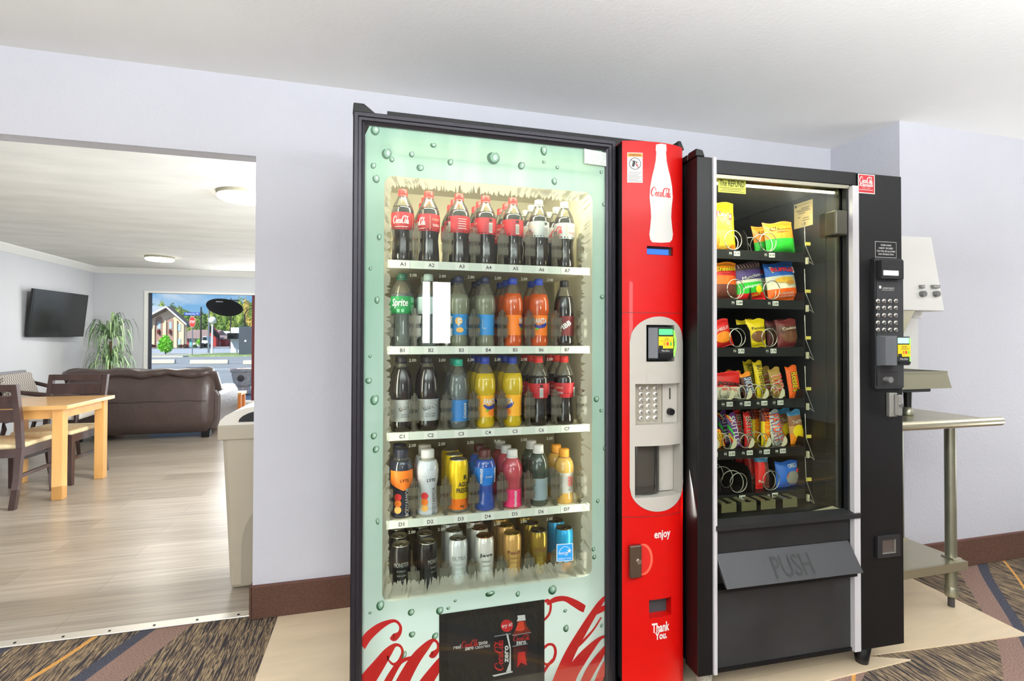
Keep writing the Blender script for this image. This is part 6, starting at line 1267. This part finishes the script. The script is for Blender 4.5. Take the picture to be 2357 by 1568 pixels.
mb = MB().hexa([(ax, 1.66, zb4), (cx, 1.66, zb4), (cx-.01, 1.93, zb4), (ax, 1.93, zb4)], [(ax, 1.67, zt4-.008), (bx, 1.67, zt4-.008), (bx, 1.93, zt4-.008), (ax, 1.93, zt4-.008)], DRIP)
mb.box(ax, bx, 1.668, 1.676, zt4-.01, zt4, DRIP).box(bx-.008, bx, 1.676, 1.93, zt4-.01, zt4, DRIP); mb.build('drip_tray', dm)
MB().box(ax+.01, bx-.01, 1.678, 1.925, zt4-.008, zt4-.005, BLACK2).build('drip_grate', dm)
(hx, hz), _ = dq(2128, 905, 1.75), 0
MB().box(ax, hx, 1.72, 1.93, zb4-.022, zb4, BLACK).build('base', dm, bevel=.006)
x, z = dq(2089, 920, 1.74); MB().cyl((x, 1.74, .862), (x, 1.74, zb4-.02), .013, BLACK, .016).lathe([(0, .862), (.02, .862), (.022, .872), (.016, .9), (0, .9)], GALV, (x, 1.74, 0)).build('foot', dm)

# ================================================================== LIGHT
def area(nm, loc, target, sx, sy, power, col=(1, 1, 1), spread=None):
    l = bpy.data.lights.new(nm, 'AREA'); l.shape = 'RECTANGLE'; l.size = sx; l.size_y = sy; l.energy = power; l.color = col
    if spread: l.spread = spread
    o = bpy.data.objects.new(nm, l); COL.objects.link(o); o.location = loc
    o.rotation_euler = (Vector(target)-Vector(loc)).to_track_quat('-Z', 'Y').to_euler(); return o
area('ceiling_fill', (-1.5, -.6, 2.28), (-1.4, -.4, 0), 1.6, 1.6, 66, (.98, .99, 1))  # unseen overhead fill, added to light the room and machine fronts
area('ceiling_fill', (5.0, .6, 2.28), (4.4, .8, 0), 1.2, 1.6, 26, (1, .99, .98))  # second unseen overhead fill, added for the right-hand wall
area('rear_fill', (-2.4, -4.3, 1.3), (.2, 2, 1.3), 3.9, 2.2, 105, (.95, .98, 1))  # broad fill added before the rear wall, no window behind it
area('bounce_fill', (-1.9, -1.0, .12), (-1.0, -.2, 2.3), 2.8, 2.4, 60, (.93, .97, 1))  # added near the floor, standing in for bounced light
area('bounce_fill', (5.0, .9, .25), (4.9, .9, 2.3), 1.2, 1.5, 40, (.97, .985, 1))  # same added upward fill at the right end of the room
area('up_fill', (.8, -.75, 1.6), (.8, -.75, 3), 3.6, 1.0, 360, (.92, .965, 1))  # unseen upward fill, added only to brighten the ceiling
# bright window on the rear wall whose reflection shows in the glass door
wa, wb = atY(972, 790, YF+.013), atY(1037, 650, YF+.013); kf = (2*(YF+.013)+4.47)/(YF+.013)
wX0, wX1, wZ0, wZ1 = wa.x*kf, wb.x*kf, EYE.z+(wa.z-EYE.z)*kf, EYE.z+(wb.z-EYE.z)*kf
w2 = thing('window_2', 'small bright window on the wall opposite the drinks machine', 'window', ((wX0+wX1)/2, -4.47, wZ0)); w2['kind'] = 'structure'
mb = MB()
for q in ((wX0-.06, wX0, wZ0-.06, wZ1+.06), (wX1, wX1+.06, wZ0-.06, wZ1+.06), (wX0, wX1, wZ0-.06, wZ0), (wX0, wX1, wZ1, wZ1+.06), (wX0+.11, wX0+.15, wZ0, wZ1)): mb.box(q[0], q[1], -4.5, -4.45, q[2], q[3], pm('sash_grey', (150, 152, 156), .5))
mb.build('sash', w2)
area('window_daylight', ((wX0+wX1)/2, -4.48, (wZ0+wZ1)/2), ((wX0+wX1)/2, 0, (wZ0+wZ1)/2), wX1-wX0, wZ1-wZ0, 40)
area('lounge_lamp_or_fill', (-1.03, 4.42, 2.26), (-1.03, 4.42, 0), .3, .3, 22, (1, .97, .9))
area('lounge_lamp_or_fill', (-2.89, 8.19, 2.26), (-2.89, 8.19, 0), .3, .3, 18, (1, .97, .9))
area('lounge_lamp_or_fill', (.6, 3.2, 1.9), (-2.2, 9.6, 1.4), 1.0, 1.0, 150, (.94, .98, 1))  # added fill aimed at the far wall, no fixture here
area('lounge_lamp_or_fill', (1.2, 5.2, 2.26), (0, 5.4, .4), 1.6, 2.2, 34, (1, .99, .98))  # extra overhead fill added to the lounge, no fixture here
area('lounge_daylight', (-.9, 9.5, 1.2), (-1.6, 2, .4), 3.4, 2.0, 105, (.95, .98, 1))
area('lounge_bounce_fill', (-1.6, 5.0, .015), (-1.9, 5.8, 2.3), 3.0, 4.0, 50, (.88, .94, 1))  # added upward fill at floor level, standing in for light off the planks
area('cooler_lamp_or_fill', (.375, YF+.1, 1.80), (.375, 1.9, 1.2), .68, .06, 7, (1, .93, .7))
for x in (.0, .75): area('cooler_lamp_or_fill', (x, YF+.07, 1.05), (.375, 1.95, 1.05), .02, 1.4, 1.7, (1, .95, .8))  # unseen side strips added to light the shelves and streak the bottles
area('cooler_lamp_or_fill', (.37, YF+.05, .24), (.37, 0, .24), .7, .26, .8, (.96, 1, .98))  # fill added behind the film to brighten its lower part
p = Matrix.Translation(SO) @ Matrix.Rotation(TH, 4, 'Z')
area('snack_lamp_or_fill', tuple(p @ Vector((.33, .055, 1.725))), tuple(p @ Vector((.33, .3, 1.0))), .48, .03, 2.6, (1, .95, .8))
area('snack_lamp_or_fill', tuple(p @ Vector((.052, .06, 1.15))), tuple(p @ Vector((.4, .2, 1.1))), .02, 1.1, 2.6, (1, .97, .86))  # hidden upright strip, added to fill the lower trays
sun = bpy.data.lights.new('sun', 'SUN'); sun.energy = 5.5; sun.angle = R(1); sun.color = (1, .97, .9)
so = bpy.data.objects.new('sun', sun); COL.objects.link(so); so.rotation_euler = Vector((.35, .75, -.6)).to_track_quat('-Z', 'Y').to_euler()
# sky with soft clouds
wd = bpy.data.worlds.new('sky'); SC.world = wd; wd.use_nodes = True; nt = wd.node_tree; bg = nt.nodes['Background']
P = nt.nodes.new('ShaderNodeTexCoord').outputs['Generated']
sep = nt.nodes.new('ShaderNodeSeparateXYZ'); nt.links.new(P, sep.inputs[0])
skyc = ramp_const(nt, sep.outputs['Z'], [(0, (170, 208, 240)), (.08, (110, 184, 246)), (.3, (56, 140, 232))], 'LINEAR')
cl = noise_tex(nt, P, 5, 6, .4, (1, 1, 2.6)); cm = ramp_const(nt, cl, [(.48, (0, 0, 0, 1)), (.66, (1, 1, 1, 1))], 'LINEAR')
nt.links.new(mixc(nt, cm, skyc, lin((246, 248, 252))), bg.inputs[0]); bg.inputs[1].default_value = .95
SC.view_settings.view_transform = 'Standard'; SC.view_settings.look = 'None'; SC.view_settings.exposure = 0; SC.view_settings.gamma = 1
cy_ = SC.cycles; cy_.use_adaptive_sampling = True; cy_.adaptive_threshold = .05; cy_.max_bounces = 6; cy_.diffuse_bounces = 4; cy_.glossy_bounces = 3; cy_.transmission_bounces = 4; cy_.transparent_max_bounces = 20
cy_.caustics_reflective = False; cy_.caustics_refractive = False; cy_.sample_clamp_indirect = 4; cy_.use_denoising = True
